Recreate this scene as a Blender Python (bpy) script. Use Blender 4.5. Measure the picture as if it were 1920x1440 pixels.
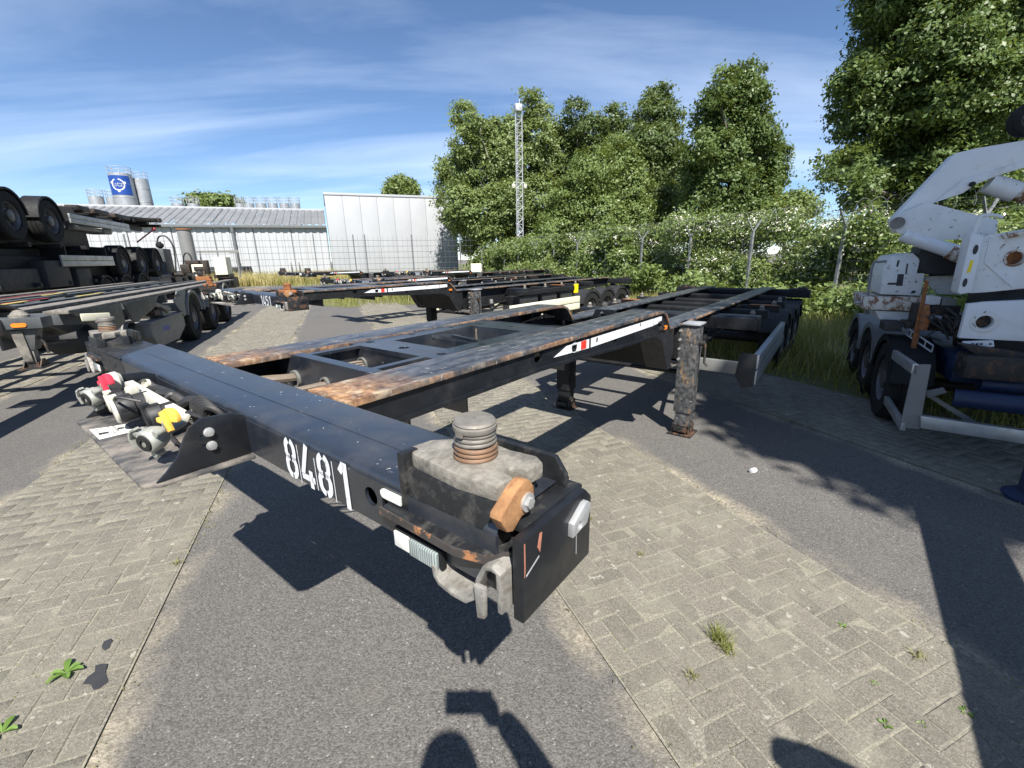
import bpy, bmesh, math, random
import numpy as np
from mathutils import Vector, Matrix, Euler
from mathutils.geometry import tessellate_polygon

# ------------------------------------------------------------------ camera, sky, sun, exposure
F_PX, PITCH, ROLL, CAM_H = 824.12, .2793, -.0181, 1.391
scene = bpy.context.scene
col = scene.collection
for o in list(bpy.data.objects):
    bpy.data.objects.remove(o)

cp, sp, cr, sr = math.cos(PITCH), math.sin(PITCH), math.cos(ROLL), math.sin(ROLL)
fwd = Vector((0, cp, -sp)); up0 = Vector((0, sp, cp)); rx = Vector((1, 0, 0))
right = rx * cr + up0 * sr; upv = -rx * sr + up0 * cr
cam_data = bpy.data.cameras.new('camera')
cam_data.sensor_width = 36.0; cam_data.lens = F_PX / 1920 * 36
cam_data.clip_start = 0.02; cam_data.clip_end = 3000
cam = bpy.data.objects.new('camera', cam_data); col.objects.link(cam)
m3 = Matrix((right, upv, -fwd)).transposed()
cam.matrix_world = Matrix.Translation((0, 0, CAM_H)) @ m3.to_4x4()
scene.camera = cam

SUN_AZ, SUN_EL = math.radians(180 - 11.0), math.radians(50.5)     # azimuth from +Y clockwise
world = bpy.data.worlds.new('World'); scene.world = world; world.use_nodes = True
wn, wl = world.node_tree.nodes, world.node_tree.links
for n in list(wn): wn.remove(n)
w_out = wn.new('ShaderNodeOutputWorld'); w_bg = wn.new('ShaderNodeBackground')
sky = wn.new('ShaderNodeTexSky'); sky.sky_type = 'NISHITA'; sky.sun_disc = False
sky.sun_elevation = SUN_EL; sky.sun_rotation = SUN_AZ
sky.air_density = 1.0; sky.dust_density = 0.05; sky.altitude = 1800; sky.ozone_density = 5.0
w_bg.inputs['Strength'].default_value = 0.078
tc = wn.new('ShaderNodeTexCoord')
sx = wn.new('ShaderNodeSeparateXYZ'); wl.new(tc.outputs['Generated'], sx.inputs[0])
zz = wn.new('ShaderNodeMath'); zz.operation = 'ADD'; wl.new(sx.outputs[2], zz.inputs[0]); zz.inputs[1].default_value = .16
zm = wn.new('ShaderNodeMath'); zm.operation = 'MAXIMUM'; wl.new(zz.outputs[0], zm.inputs[0]); zm.inputs[1].default_value = .05
dx = wn.new('ShaderNodeMath'); dx.operation = 'DIVIDE'; wl.new(sx.outputs[0], dx.inputs[0]); wl.new(zm.outputs[0], dx.inputs[1])
dy = wn.new('ShaderNodeMath'); dy.operation = 'DIVIDE'; wl.new(sx.outputs[1], dy.inputs[0]); wl.new(zm.outputs[0], dy.inputs[1])
cx = wn.new('ShaderNodeCombineXYZ'); wl.new(dx.outputs[0], cx.inputs[0]); wl.new(dy.outputs[0], cx.inputs[1])
mp = wn.new('ShaderNodeMapping'); mp.inputs['Rotation'].default_value = (0, 0, math.radians(-22)); mp.inputs['Scale'].default_value = (.38, 1.5, 1)
wl.new(cx.outputs[0], mp.inputs[0])
nz = wn.new('ShaderNodeTexNoise'); nz.inputs['Scale'].default_value = .85; nz.inputs['Detail'].default_value = 7
nz.inputs['Roughness'].default_value = .56; nz.inputs['Distortion'].default_value = .5; wl.new(mp.outputs[0], nz.inputs[0])
rp = wn.new('ShaderNodeMapRange'); rp.inputs[1].default_value = .42; rp.inputs[2].default_value = .82
rp.inputs[3].default_value = .0; rp.inputs[4].default_value = .5; wl.new(nz.outputs[0], rp.inputs[0])
mx = wn.new('ShaderNodeMix'); mx.data_type = 'RGBA'
wl.new(rp.outputs[0], mx.inputs[0]); wl.new(sky.outputs[0], mx.inputs[6]); mx.inputs[7].default_value = (8.6, 9.6, 11.2, 1)
wl.new(mx.outputs[2], w_bg.inputs[0]); wl.new(w_bg.outputs[0], w_out.inputs[0])

sun_d = bpy.data.lights.new('sun', 'SUN'); sun_d.energy = 5.0; sun_d.angle = math.radians(.53); sun_d.color = (1, .955, .88)
sun = bpy.data.objects.new('sun', sun_d); col.objects.link(sun)
to_sun = Vector((math.sin(SUN_AZ) * math.cos(SUN_EL), math.cos(SUN_AZ) * math.cos(SUN_EL), math.sin(SUN_EL)))
sun.rotation_euler = to_sun.to_track_quat('Z', 'Y').to_euler()
sun.location = (0, -10, 30)

vs = scene.view_settings
vs.view_transform = 'Standard'; vs.look = 'None'; vs.gamma = 1; vs.use_curve_mapping = False; vs.exposure = 1.0

# ------------------------------------------------------------------ measuring helpers (photo survey -> metres)
def ray(px, py):
    u = (px - 960) / F_PX; v = (720 - py) / F_PX
    X = u * cr - v * sr; U = u * sr + v * cr
    return np.array([X, cp + U * sp, -sp + U * cp])
def ground_at(px, py, z=0.):
    d = ray(px, py); k = (z - CAM_H) / d[2]; return np.array([d[0] * k, d[1] * k, z])
def depth_at(px, py, Y):
    d = ray(px, py); k = Y / d[1]; return np.array([d[0] * k, Y, CAM_H + d[2] * k])
CB, SB = math.cos(math.radians(21.5)), math.sin(math.radians(21.5))
def yard(u, v, z=0.):            # yard frame: u runs along the paved strips, v across them
    return np.array([-SB * u + CB * v, CB * u + SB * v, z])
def yard_uv(x, y): return (-SB * x + CB * y, CB * x + SB * y)
def to_px(p):
    x, y, z = p[0], p[1], p[2] - CAM_H
    fw = y * cp - z * sp; u_ = y * sp + z * cp
    if fw < .05: return (-9999, -9999)
    return (960 + F_PX * (x * cr + u_ * sr) / fw, 720 - F_PX * (-x * sr + u_ * cr) / fw)
YARD_ROT = math.radians(21.5)
rng = random.Random(7); nrng = np.random.default_rng(7)

# ------------------------------------------------------------------ materials
MATS = {}
class NT:
    def __init__(s, name):
        s.m = bpy.data.materials.new(name); s.m.use_nodes = True
        s.n, s.l = s.m.node_tree.nodes, s.m.node_tree.links
        for n in list(s.n): s.n.remove(n)
        s.out = s.n.new('ShaderNodeOutputMaterial'); s.b = s.n.new('ShaderNodeBsdfPrincipled')
        s.l.new(s.b.outputs[0], s.out.inputs[0])
        s.tc = s.n.new('ShaderNodeTexCoord')
    def link(s, a, b): s.l.new(a, b)
    def setv(s, sock, v):
        if hasattr(v, 'is_output') or isinstance(v, bpy.types.NodeSocket): s.l.new(v, sock)
        elif isinstance(v, (tuple, list)) and len(v) == 3 and sock.type == 'RGBA': sock.default_value = (*v, 1)
        else: sock.default_value = v
    def coord(s, scale=(1, 1, 1), rot=(0, 0, 0), kind='Object'):
        mp = s.n.new('ShaderNodeMapping'); s.l.new(s.tc.outputs[kind], mp.inputs[0])
        mp.inputs['Scale'].default_value = scale; mp.inputs['Rotation'].default_value = rot
        return mp.outputs[0]
    def noise(s, scale, detail=4, rough=.55, vec=None, dist=0):
        n = s.n.new('ShaderNodeTexNoise'); n.inputs['Scale'].default_value = scale; n.inputs['Detail'].default_value = detail
        n.inputs['Roughness'].default_value = rough; n.inputs['Distortion'].default_value = dist
        s.l.new(vec if vec is not None else s.tc.outputs['Object'], n.inputs['Vector']); return n.outputs[0]
    def vor(s, scale, vec=None, feature='F1', out=0):
        n = s.n.new('ShaderNodeTexVoronoi'); n.inputs['Scale'].default_value = scale; n.feature = feature
        s.l.new(vec if vec is not None else s.tc.outputs['Object'], n.inputs['Vector']); return n.outputs[out]
    def ramp(s, v, a, b, c=0., d=1.):
        n = s.n.new('ShaderNodeMapRange'); s.l.new(v, n.inputs[0])
        for i, q in enumerate((a, b, c, d)): n.inputs[i + 1].default_value = q
        return n.outputs[0]
    def math(s, op, a, b=0., c=0.):
        n = s.n.new('ShaderNodeMath'); n.operation = op
        for i, q in enumerate((a, b, c)):
            s.setv(n.inputs[i], q)
        return n.outputs[0]
    def mix(s, f, a, b):
        n = s.n.new('ShaderNodeMix'); n.data_type = 'RGBA'
        s.setv(n.inputs[0], f); s.setv(n.inputs[6], a); s.setv(n.inputs[7], b); return n.outputs[2]
    def sep(s, vec=None):
        n = s.n.new('ShaderNodeSeparateXYZ'); s.l.new(vec if vec is not None else s.tc.outputs['Object'], n.inputs[0]); return n.outputs
    def bump(s, h, strength=.3, dist=.01):
        n = s.n.new('ShaderNodeBump'); n.inputs['Strength'].default_value = strength; n.inputs['Distance'].default_value = dist
        s.l.new(h, n.inputs['Height']); s.l.new(n.outputs[0], s.b.inputs['Normal'])
    def base(s, c): s.setv(s.b.inputs['Base Color'], c)
    def rough(s, v): s.setv(s.b.inputs['Roughness'], v)
    def done(s, key):
        MATS[key] = s.m; return s.m

def simple(key, c, rough=.5, metal=0., var=.25, scale=6., c2=None, lo=.5, hi=.68, amt=.8, bump=0., bscale=60., spec=.5):
    """paint / metal with large-scale tone drift, plus optional dirt or rust patches (c2)"""
    t = NT(key)
    n = t.noise(scale, 5)
    dark = tuple(x * (1 - var) for x in c); lite = tuple(min(1, x * (1 + var)) for x in c)
    cc = t.mix(t.ramp(n, .3, .7), dark, lite)
    rv = t.ramp(t.noise(scale * 4, 4), .3, .7, max(.05, rough - .1), min(1, rough + .12))
    if c2 is not None:
        p = t.ramp(t.noise(scale * 1.7, 8, .68, vec=t.coord((1.3, .8, 1.1), (0.3, .2, .5))), lo, hi, 0, amt)
        cc = t.mix(p, cc, c2); rv = t.mix(p, rv, (.85, .85, .85))
    t.base(cc); t.rough(rv); t.b.inputs['Metallic'].default_value = metal
    t.b.inputs['Specular IOR Level'].default_value = spec
    if bump > 0: t.bump(t.noise(bscale, 4), bump, .004)
    return t.done(key)

DUST = (.16, .145, .12); RUST = (.27, .105, .035)
simple('black_paint', (.009, .0105, .0135), .36, var=.3, scale=5, c2=(.06, .058, .053), lo=.54, hi=.8, amt=.4)
simple('black_matte', (.009, .0095, .0105), .6, var=.3, scale=5, c2=(.045, .042, .038), lo=.52, hi=.8, amt=.4, spec=.3)
simple('black_scuffed', (.011, .012, .0135), .45, var=.3, scale=12, c2=(.1, .092, .08), lo=.5, hi=.72, amt=.6, bump=.15)
simple('black_rusty', (.013, .013, .013), .55, var=.3, scale=9, c2=(.13, .062, .03), lo=.52, hi=.62, amt=.8, bump=.2)
simple('dark_plastic', (.018, .019, .021), .62, var=.25, scale=4, c2=(.065, .06, .055), lo=.5, hi=.8, amt=.4)
simple('rubber', (.014, .014, .014), .85, var=.25, scale=8, c2=(.05, .047, .043), lo=.5, hi=.78, amt=.45, spec=.25, bump=.2, bscale=40)
simple('rim_grey', (.11, .11, .115), .45, metal=.5, var=.3, scale=9, c2=(.1, .07, .05), lo=.55, hi=.7, amt=.5)
simple('cast_steel', (.19, .175, .15), .6, metal=.15, var=.35, scale=28, c2=(.4, .37, .32), lo=.45, hi=.7, amt=.5, bump=.5, bscale=110)
simple('worn_steel', (.17, .158, .14), .58, metal=.2, var=.3, scale=25, c2=(.2, .17, .14), lo=.5, hi=.7, amt=.6, bump=.15)
simple('silver_bolt', (.5, .5, .49), .38, metal=.6, var=.2, scale=30, c2=(.25, .23, .2), lo=.5, hi=.7, amt=.6)
simple('rust', RUST, .9, var=.45, scale=30, c2=(.13, .06, .03), lo=.48, hi=.62, amt=.8, bump=.5, bscale=90)
simple('rust_orange', (.29, .15, .065), .85, var=.35, scale=30, c2=(.2, .09, .04), lo=.5, hi=.65, amt=.8, bump=.4, bscale=80)
simple('aluminium', (.42, .43, .44), .42, metal=.7, var=.12, scale=3, c2=(.22, .22, .21), lo=.5, hi=.75, amt=.5)
simple('post_grey', (.24, .25, .25), .5, metal=.3, var=.18, scale=6)
simple('galvanised', (.45, .46, .47), .45, metal=.5, var=.18, scale=6, c2=(.3, .3, .29), lo=.5, hi=.75, amt=.4)
simple('cream_paint', (.7, .67, .52), .5, var=.06, scale=6, c2=(.45, .4, .3), lo=.6, hi=.8, amt=.35)
simple('white_plastic', (.56, .54, .46), .45, var=.06, scale=20, c2=(.26, .24, .2), lo=.5, hi=.68, amt=.6)
simple('white_paint', (.68, .69, .7), .36, var=.05, scale=3, c2=(.36, .33, .29), lo=.56, hi=.76, amt=.55)
simple('white_chipped', (.66, .66, .65), .45, var=.06, scale=14, c2=(.14, .07, .04), lo=.615, hi=.645, amt=.95)
simple('rusty_white', (.6, .56, .49), .6, var=.15, scale=9, c2=(.2, .085, .035), lo=.46, hi=.54, amt=.95, bump=.2)
simple('number_white', (.66, .68, .7), .55, var=.06, scale=40, c2=(.2, .2, .21), lo=.58, hi=.66, amt=.6)
simple('sticker', (.66, .66, .62), .5, var=.06, scale=20, c2=(.4, .38, .33), lo=.55, hi=.75, amt=.4)
simple('ink', (.03, .03, .035), .6, var=.1)
simple('red_plastic', (.5, .035, .065), .42, var=.18, scale=20)
simple('red_tape', (.62, .035, .02), .5, var=.1, scale=20, c2=(.7, .2, .16), lo=.55, hi=.65, amt=.4)
simple('yellow_plastic', (.72, .42, .07), .42, var=.12, scale=20)
simple('yellow_sign', (.85, .62, .01), .45, var=.06)
simple('amber', (.75, .2, .02), .25, var=.15, scale=20)
simple('cast_zinc', (.36, .37, .33), .5, metal=.35, var=.22, scale=30, c2=(.2, .2, .18), lo=.5, hi=.7, amt=.5, bump=.2)
simple('grey_paint', (.06, .067, .071), .5, var=.2, scale=4, c2=(.15, .14, .125), lo=.52, hi=.76, amt=.5)
simple('pale_grey', (.185, .188, .182), .55, var=.1, scale=5, c2=(.15, .14, .12), lo=.5, hi=.75, amt=.4)
simple('worn_deck', (.12, .112, .1), .7, var=.35, scale=7, c2=(.3, .27, .23), lo=.45, hi=.65, amt=.6)
simple('blue_paint', (.006, .018, .06), .5, var=.25, scale=3, c2=(.03, .035, .045), lo=.5, hi=.75, amt=.5)
simple('utz_blue', (.01, .055, .27), .45, var=.05)
simple('silo_metal', (.36, .37, .38), .42, metal=.45, var=.08, scale=1.2)
simple('cladding_white', (.4, .41, .425), .55, var=.05, scale=.35, c2=(.33, .33, .325), lo=.5, hi=.8, amt=.4)
simple('panel_white', (.36, .37, .39), .5, var=.04, scale=.3)
simple('trim_grey', (.13, .14, .15), .5, var=.1)
simple('roof_sheet', (.2, .205, .21), .5, metal=.15, var=.14, scale=.8, c2=(.13, .135, .135), lo=.45, hi=.7, amt=.5)
simple('fence_wire', (.1, .105, .11), .5, metal=.3, var=.1)
simple('bark', (.12, .1, .08), .9, var=.35, scale=5, bump=.5, bscale=14)
simple('bark_pale', (.34, .32, .28), .9, var=.35, scale=4, c2=(.08, .07, .06), lo=.52, hi=.6, amt=.8)
simple('skin', (.5, .29, .2), .5, var=.06)
simple('shirt', (.05, .06, .09), .85, var=.1)
simple('trousers', (.04, .045, .06), .85, var=.1)
simple('hair', (.05, .035, .02), .7, var=.2)
simple('phone_body', (.03, .03, .035), .3, var=.05)
simple('shoe', (.03, .028, .025), .6, var=.1)
simple('litter_white', (.7, .69, .66), .6, var=.06)
simple('hose_black', (.022, .022, .022), .5, var=.2, c2=(.09, .08, .07), lo=.5, hi=.7, amt=.5)
simple('hose_tan', (.15, .12, .09), .6, var=.2, scale=20)
simple('strap_red', (.26, .03, .035), .6, var=.1)
simple('strap_yellow', (.4, .33, .1), .7, var=.15)
simple('dusty_plate', (.05, .05, .05), .65, var=.4, scale=7, c2=(.24, .21, .18), lo=.42, hi=.62, amt=.85)
simple('rust_lip', (.04, .035, .033), .7, var=.3, scale=20, c2=(.34, .15, .06), lo=.54, hi=.62, amt=.9)
simple('rusty_steel', (.17, .1, .06), .7, metal=.2, var=.3, scale=25, c2=(.2, .17, .14), lo=.5, hi=.7, amt=.6)
simple('dark_ring', (.13, .13, .12), .6, var=.3, scale=30)
simple('orange_mark', (.36, .15, .1), .6, var=.2, scale=40)
simple('dirty_zinc', (.26, .25, .23), .6, metal=.2, var=.3, scale=30, c2=(.12, .1, .08), lo=.48, hi=.62, amt=.7, bump=.2)
simple('oil', (.035, .035, .036), .5, var=.2)
simple('sand', (.36, .3, .2), .95, var=.25, scale=12, bump=.5, bscale=160)

def lens_mat():
    t = NT('lens_clear'); t.base((.42, .47, .45)); t.rough(.12); t.b.inputs['Coat Weight'].default_value = .6
    w = t.n.new('ShaderNodeTexWave'); w.inputs['Scale'].default_value = 60; t.l.new(t.tc.outputs['Object'], w.inputs[0])
    t.base(t.mix(w.outputs[1], (.13, .16, .16), (.36, .41, .4))); t.done('lens_clear')
lens_mat()

def rail_mat():
    """container rail top: dark paint worn through to rust at the front end and along the edges, long pale scratches"""
    t = NT('worn_rail'); x, y, z = t.sep()
    n1 = t.noise(7, 8, .7, vec=t.coord((1.6, .8, 1))); n2 = t.noise(26, 6, .65, vec=t.coord((1, .35, 1)))
    paint = t.mix(t.ramp(n2, .4, .7), (.024, .028, .036), (.1, .105, .11))
    ax_ = t.math('ABSOLUTE', x)
    edge = t.math('ABSOLUTE', t.math('SUBTRACT', ax_, .392))                     # distance from the flange centre line
    em = t.ramp(edge, .09, .103); em = t.math('MULTIPLY', em, t.ramp(n1, .4, .6, 0, .8))
    fm = t.math('SUBTRACT', 1, t.ramp(y, .22, .5)); fm = t.math('MULTIPLY', fm, t.ramp(n1, .3, .5))
    pm = t.ramp(n1, .6, .72); pm = t.math('MULTIPLY', pm, t.ramp(y, 1.2, 2.6, .45, .12))
    rm = t.math('MAXIMUM', t.math('MAXIMUM', em, fm), pm)
    rust = t.mix(t.ramp(t.noise(40, 6), .35, .65), (.12, .058, .03), (.4, .23, .115))
    rust = t.mix(t.ramp(t.noise(16, 4), .55, .7), rust, (.5, .4, .27))
    c = t.mix(rm, paint, rust)
    sc = t.ramp(t.noise(9, 9, .75, vec=t.coord((6, .7, 1), (0, 0, .35)), dist=.6), .6, .64)
    sc2 = t.ramp(t.noise(12, 8, .7, vec=t.coord((1.2, 5, 1), (0, 0, -.5)), dist=.4), .62, .66)
    s = t.math('MAXIMUM', sc, sc2)
    c = t.mix(t.math('MULTIPLY', s, .75), c, (.36, .33, .29))
    t.base(c); t.rough(t.math('ADD', t.math('MULTIPLY', rm, .45), .36))
    t.bump(t.math('ADD', n1, t.math('MULTIPLY', rm, -.5)), .3, .006); t.done('worn_rail')
rail_mat()

def beam_mat():
    t = NT('beam_paint')
    n = t.noise(3.5, 6, .6); f = t.noise(140, 3)
    c = t.mix(t.ramp(n, .35, .7), (.011, .014, .021), (.02, .025, .034))
    scr = t.ramp(t.noise(10, 9, .75, vec=t.coord((.8, 6, 6), (0, 0, .5)), dist=.8), .66, .69)
    c = t.mix(t.math('MULTIPLY', scr, .35), c, (.3, .3, .3))
    spk = t.ramp(t.noise(75, 2, .5), .74, .77)
    c = t.mix(t.math('MULTIPLY', spk, .7), c, (.5, .49, .45))
    dst = t.ramp(t.noise(5, 7, .65), .5, .75, 0, .35)
    c = t.mix(dst, c, (.11, .105, .1))
    t.base(c); t.rough(t.math('ADD', t.ramp(n, .3, .7, .24, .36), t.math('MULTIPLY', dst, .4)))
    t.b.inputs['IOR'].default_value = 1.8; t.bump(f, .06, .002); t.done('beam_paint')
beam_mat()

def leg_mat():
    t = NT('leg_paint'); x, y, z = t.sep()
    n = t.noise(8, 8, .7, vec=t.coord((2, 2, .7)))
    c = t.mix(t.ramp(t.noise(30, 6), .4, .65), (.024, .026, .029), (.1, .1, .1))
    lo = t.ramp(n, .54, .66)
    c = t.mix(lo, c, t.mix(t.ramp(t.noise(40, 5), .4, .6), (.11, .07, .04), (.3, .2, .115)))
    c = t.mix(t.ramp(t.noise(55, 5, .6), .62, .66, 0, .8), c, (.34, .35, .35))
    t.base(c); t.rough(.55); t.bump(n, .2, .004); t.done('leg_paint')
leg_mat()

def asphalt_mat():
    t = NT('asphalt'); P = t.coord((1, 1, 1), (0, 0, -YARD_ROT)); x, y, z = t.sep(P)
    g = t.vor(170, out=1); gs = t.n.new('ShaderNodeSeparateColor'); t.l.new(g, gs.inputs[0])
    d = t.vor(170)
    fine = t.noise(260, 3, .6); med = t.noise(3.2, 6, .6); big = t.noise(.55, 5, .6)
    c = t.mix(t.ramp(gs.outputs[0], 0, 1), (.045, .043, .04), (.17, .16, .147))
    c = t.mix(t.ramp(fine, .35, .7, 0, .55), c, (.125, .118, .11))
    c = t.mix(t.ramp(gs.outputs[1], .988, .997, 0, .7), c, (.36, .34, .31))
    c = t.mix(t.ramp(big, .35, .7, 0, .45), c, t.mix(.5, (.05, .049, .047), (.1, .095, .088)))
    c = t.mix(t.ramp(med, .5, .75, 0, .3), c, (.15, .138, .118))
    # sand and moss drifting in from the paved strips: strips repeat every 2.76 m across the yard
    xs = t.math('SUBTRACT', x, -1.42 - 2.76 * 40)
    m = t.math('MODULO', xs, 2.76); m = t.math('ABSOLUTE', t.math('SUBTRACT', m, 1.38)); m = t.math('SUBTRACT', 1.38, m)   # distance to strip centre
    near = t.math('SUBTRACT', 1, t.ramp(t.math('ADD', m, t.math('MULTIPLY', t.math('SUBTRACT', t.noise(5, 6, .65), .5), .22)), .6, .72))
    near = t.math('MULTIPLY', near, t.ramp(t.noise(2.1, 5), .42, .66, .0, .9))
    c = t.mix(near, c, t.mix(t.ramp(t.noise(60, 4), .4, .6), (.24, .205, .14), (.5, .44, .33)))
    # soft oil blots
    c = t.mix(t.ramp(t.noise(.9, 3, .5, vec=t.coord((1, 1, 1), (0, 0, 1.1))), .66, .74, 0, .45), c, (.035, .034, .033))
    t.base(c); t.rough(.88)
    h = t.math('ADD', t.math('MULTIPLY', d, -1.0), t.math('MULTIPLY', fine, .5))
    t.bump(h, .55, .004); t.done('asphalt')
asphalt_mat()

def brick_mat():
    t = NT('paver')
    oi = t.n.new('ShaderNodeObjectInfo'); ge = t.n.new('ShaderNodeNewGeometry')
    r = t.math('FRACT', t.math('ADD', oi.outputs['Random'], ge.outputs['Random Per Island']))
    P = ge.outputs['Position']
    fine = t.noise(130, 5, .75, vec=P); med = t.noise(11, 8, .7, vec=P); big = t.noise(1.3, 6, .65, vec=P)
    c = t.mix(r, (.182, .166, .134), (.272, .248, .2))
    c = t.mix(t.ramp(big, .38, .62, 0, .6), c, (.265, .243, .192))
    c = t.mix(t.ramp(fine, .38, .62, 0, .8), t.mix(.7, c, (.045, .042, .036)), c)
    c = t.mix(t.ramp(t.vor(190, vec=P, out=0), .16, .3, .75, 0), c, (.38, .355, .3))
    c = t.mix(t.ramp(med, .5, .66, 0, .55), c, (.14, .13, .105))
    c = t.mix(t.ramp(t.noise(3.6, 8, .72, vec=P), .5, .64, 0, .55), c, (.225, .215, .165))      # dry moss
    c = t.mix(t.ramp(t.noise(19, 4, .6, vec=P), .65, .68, 0, .6), c, (.42, .4, .34))         # lichen spots
    c = t.mix(t.ramp(t.noise(7, 9, .75, vec=P), .56, .66, 0, .5), c, (.33, .305, .245))          # blown sand
    t.base(c); t.rough(.92); t.bump(t.math('ADD', fine, med), .7, .006); t.done('paver')
brick_mat()

def joint_mat():
    t = NT('joint_sand'); n = t.noise(5, 6, .7); f = t.noise(120, 4)
    c = t.mix(t.ramp(n, .42, .62), (.155, .146, .122), (.2, .192, .14)); c = t.mix(t.ramp(f, .45, .7), c, (.31, .285, .23))
    t.base(c); t.rough(.95); t.bump(f, .6, .006); t.done('joint_sand')
joint_mat()

def soil_mat():
    t = NT('soil'); n = t.noise(1.5, 6, .65); f = t.noise(40, 5)
    c = t.mix(t.ramp(n, .4, .65), (.09, .11, .03), (.16, .16, .06)); c = t.mix(t.ramp(f, .5, .7), c, (.15, .12, .07))
    t.base(c); t.rough(.95); t.bump(f, .8, .03); t.done('soil')
soil_mat()

def leaf_mat(key, c1, c2, tr=.3, rough=.45):
    t = NT(key); ge = t.n.new('ShaderNodeNewGeometry')
    r = ge.outputs['Random Per Island']; big = t.noise(.55, 3)
    c = t.mix(r, c1, c2); c = t.mix(t.ramp(big, .4, .65, 0, .45), c, c2)
    t.base(c); t.rough(rough); t.b.inputs['Specular IOR Level'].default_value = .35
    ts = t.n.new('ShaderNodeBsdfTranslucent'); tcol = t.mix(.5, c, (c2[0] * 1.9, c2[1] * 1.6, c2[2] * .6)); t.l.new(tcol, ts.inputs[0])
    ms = t.n.new('ShaderNodeMixShader'); ms.inputs[0].default_value = tr
    t.l.new(t.b.outputs[0], ms.inputs[1]); t.l.new(ts.outputs[0], ms.inputs[2]); t.l.new(ms.outputs[0], t.out.inputs[0]); t.done(key)
leaf_mat('leaf_poplar', (.125, .18, .055), (.2, .255, .095))
leaf_mat('leaf_dark', (.068, .108, .032), (.125, .17, .06))
leaf_mat('leaf_maple', (.075, .125, .034), (.14, .195, .065))
leaf_mat('leaf_bramble', (.11, .165, .045), (.19, .25, .085))
leaf_mat('grass_blade', (.12, .16, .035), (.27, .27, .09), .35)
leaf_mat('grass_dry', (.34, .31, .13), (.5, .44, .22), .3)
leaf_mat('weed_leaf', (.1, .19, .035), (.16, .26, .06), .3)
leaf_mat('litter_bits', (.12, .08, .04), (.3, .24, .13), .1, .8)
leaf_mat('moss', (.15, .155, .06), (.24, .225, .11), .2, .8)
simple('blossom', (.72, .7, .6), .7, var=.08)
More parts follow.
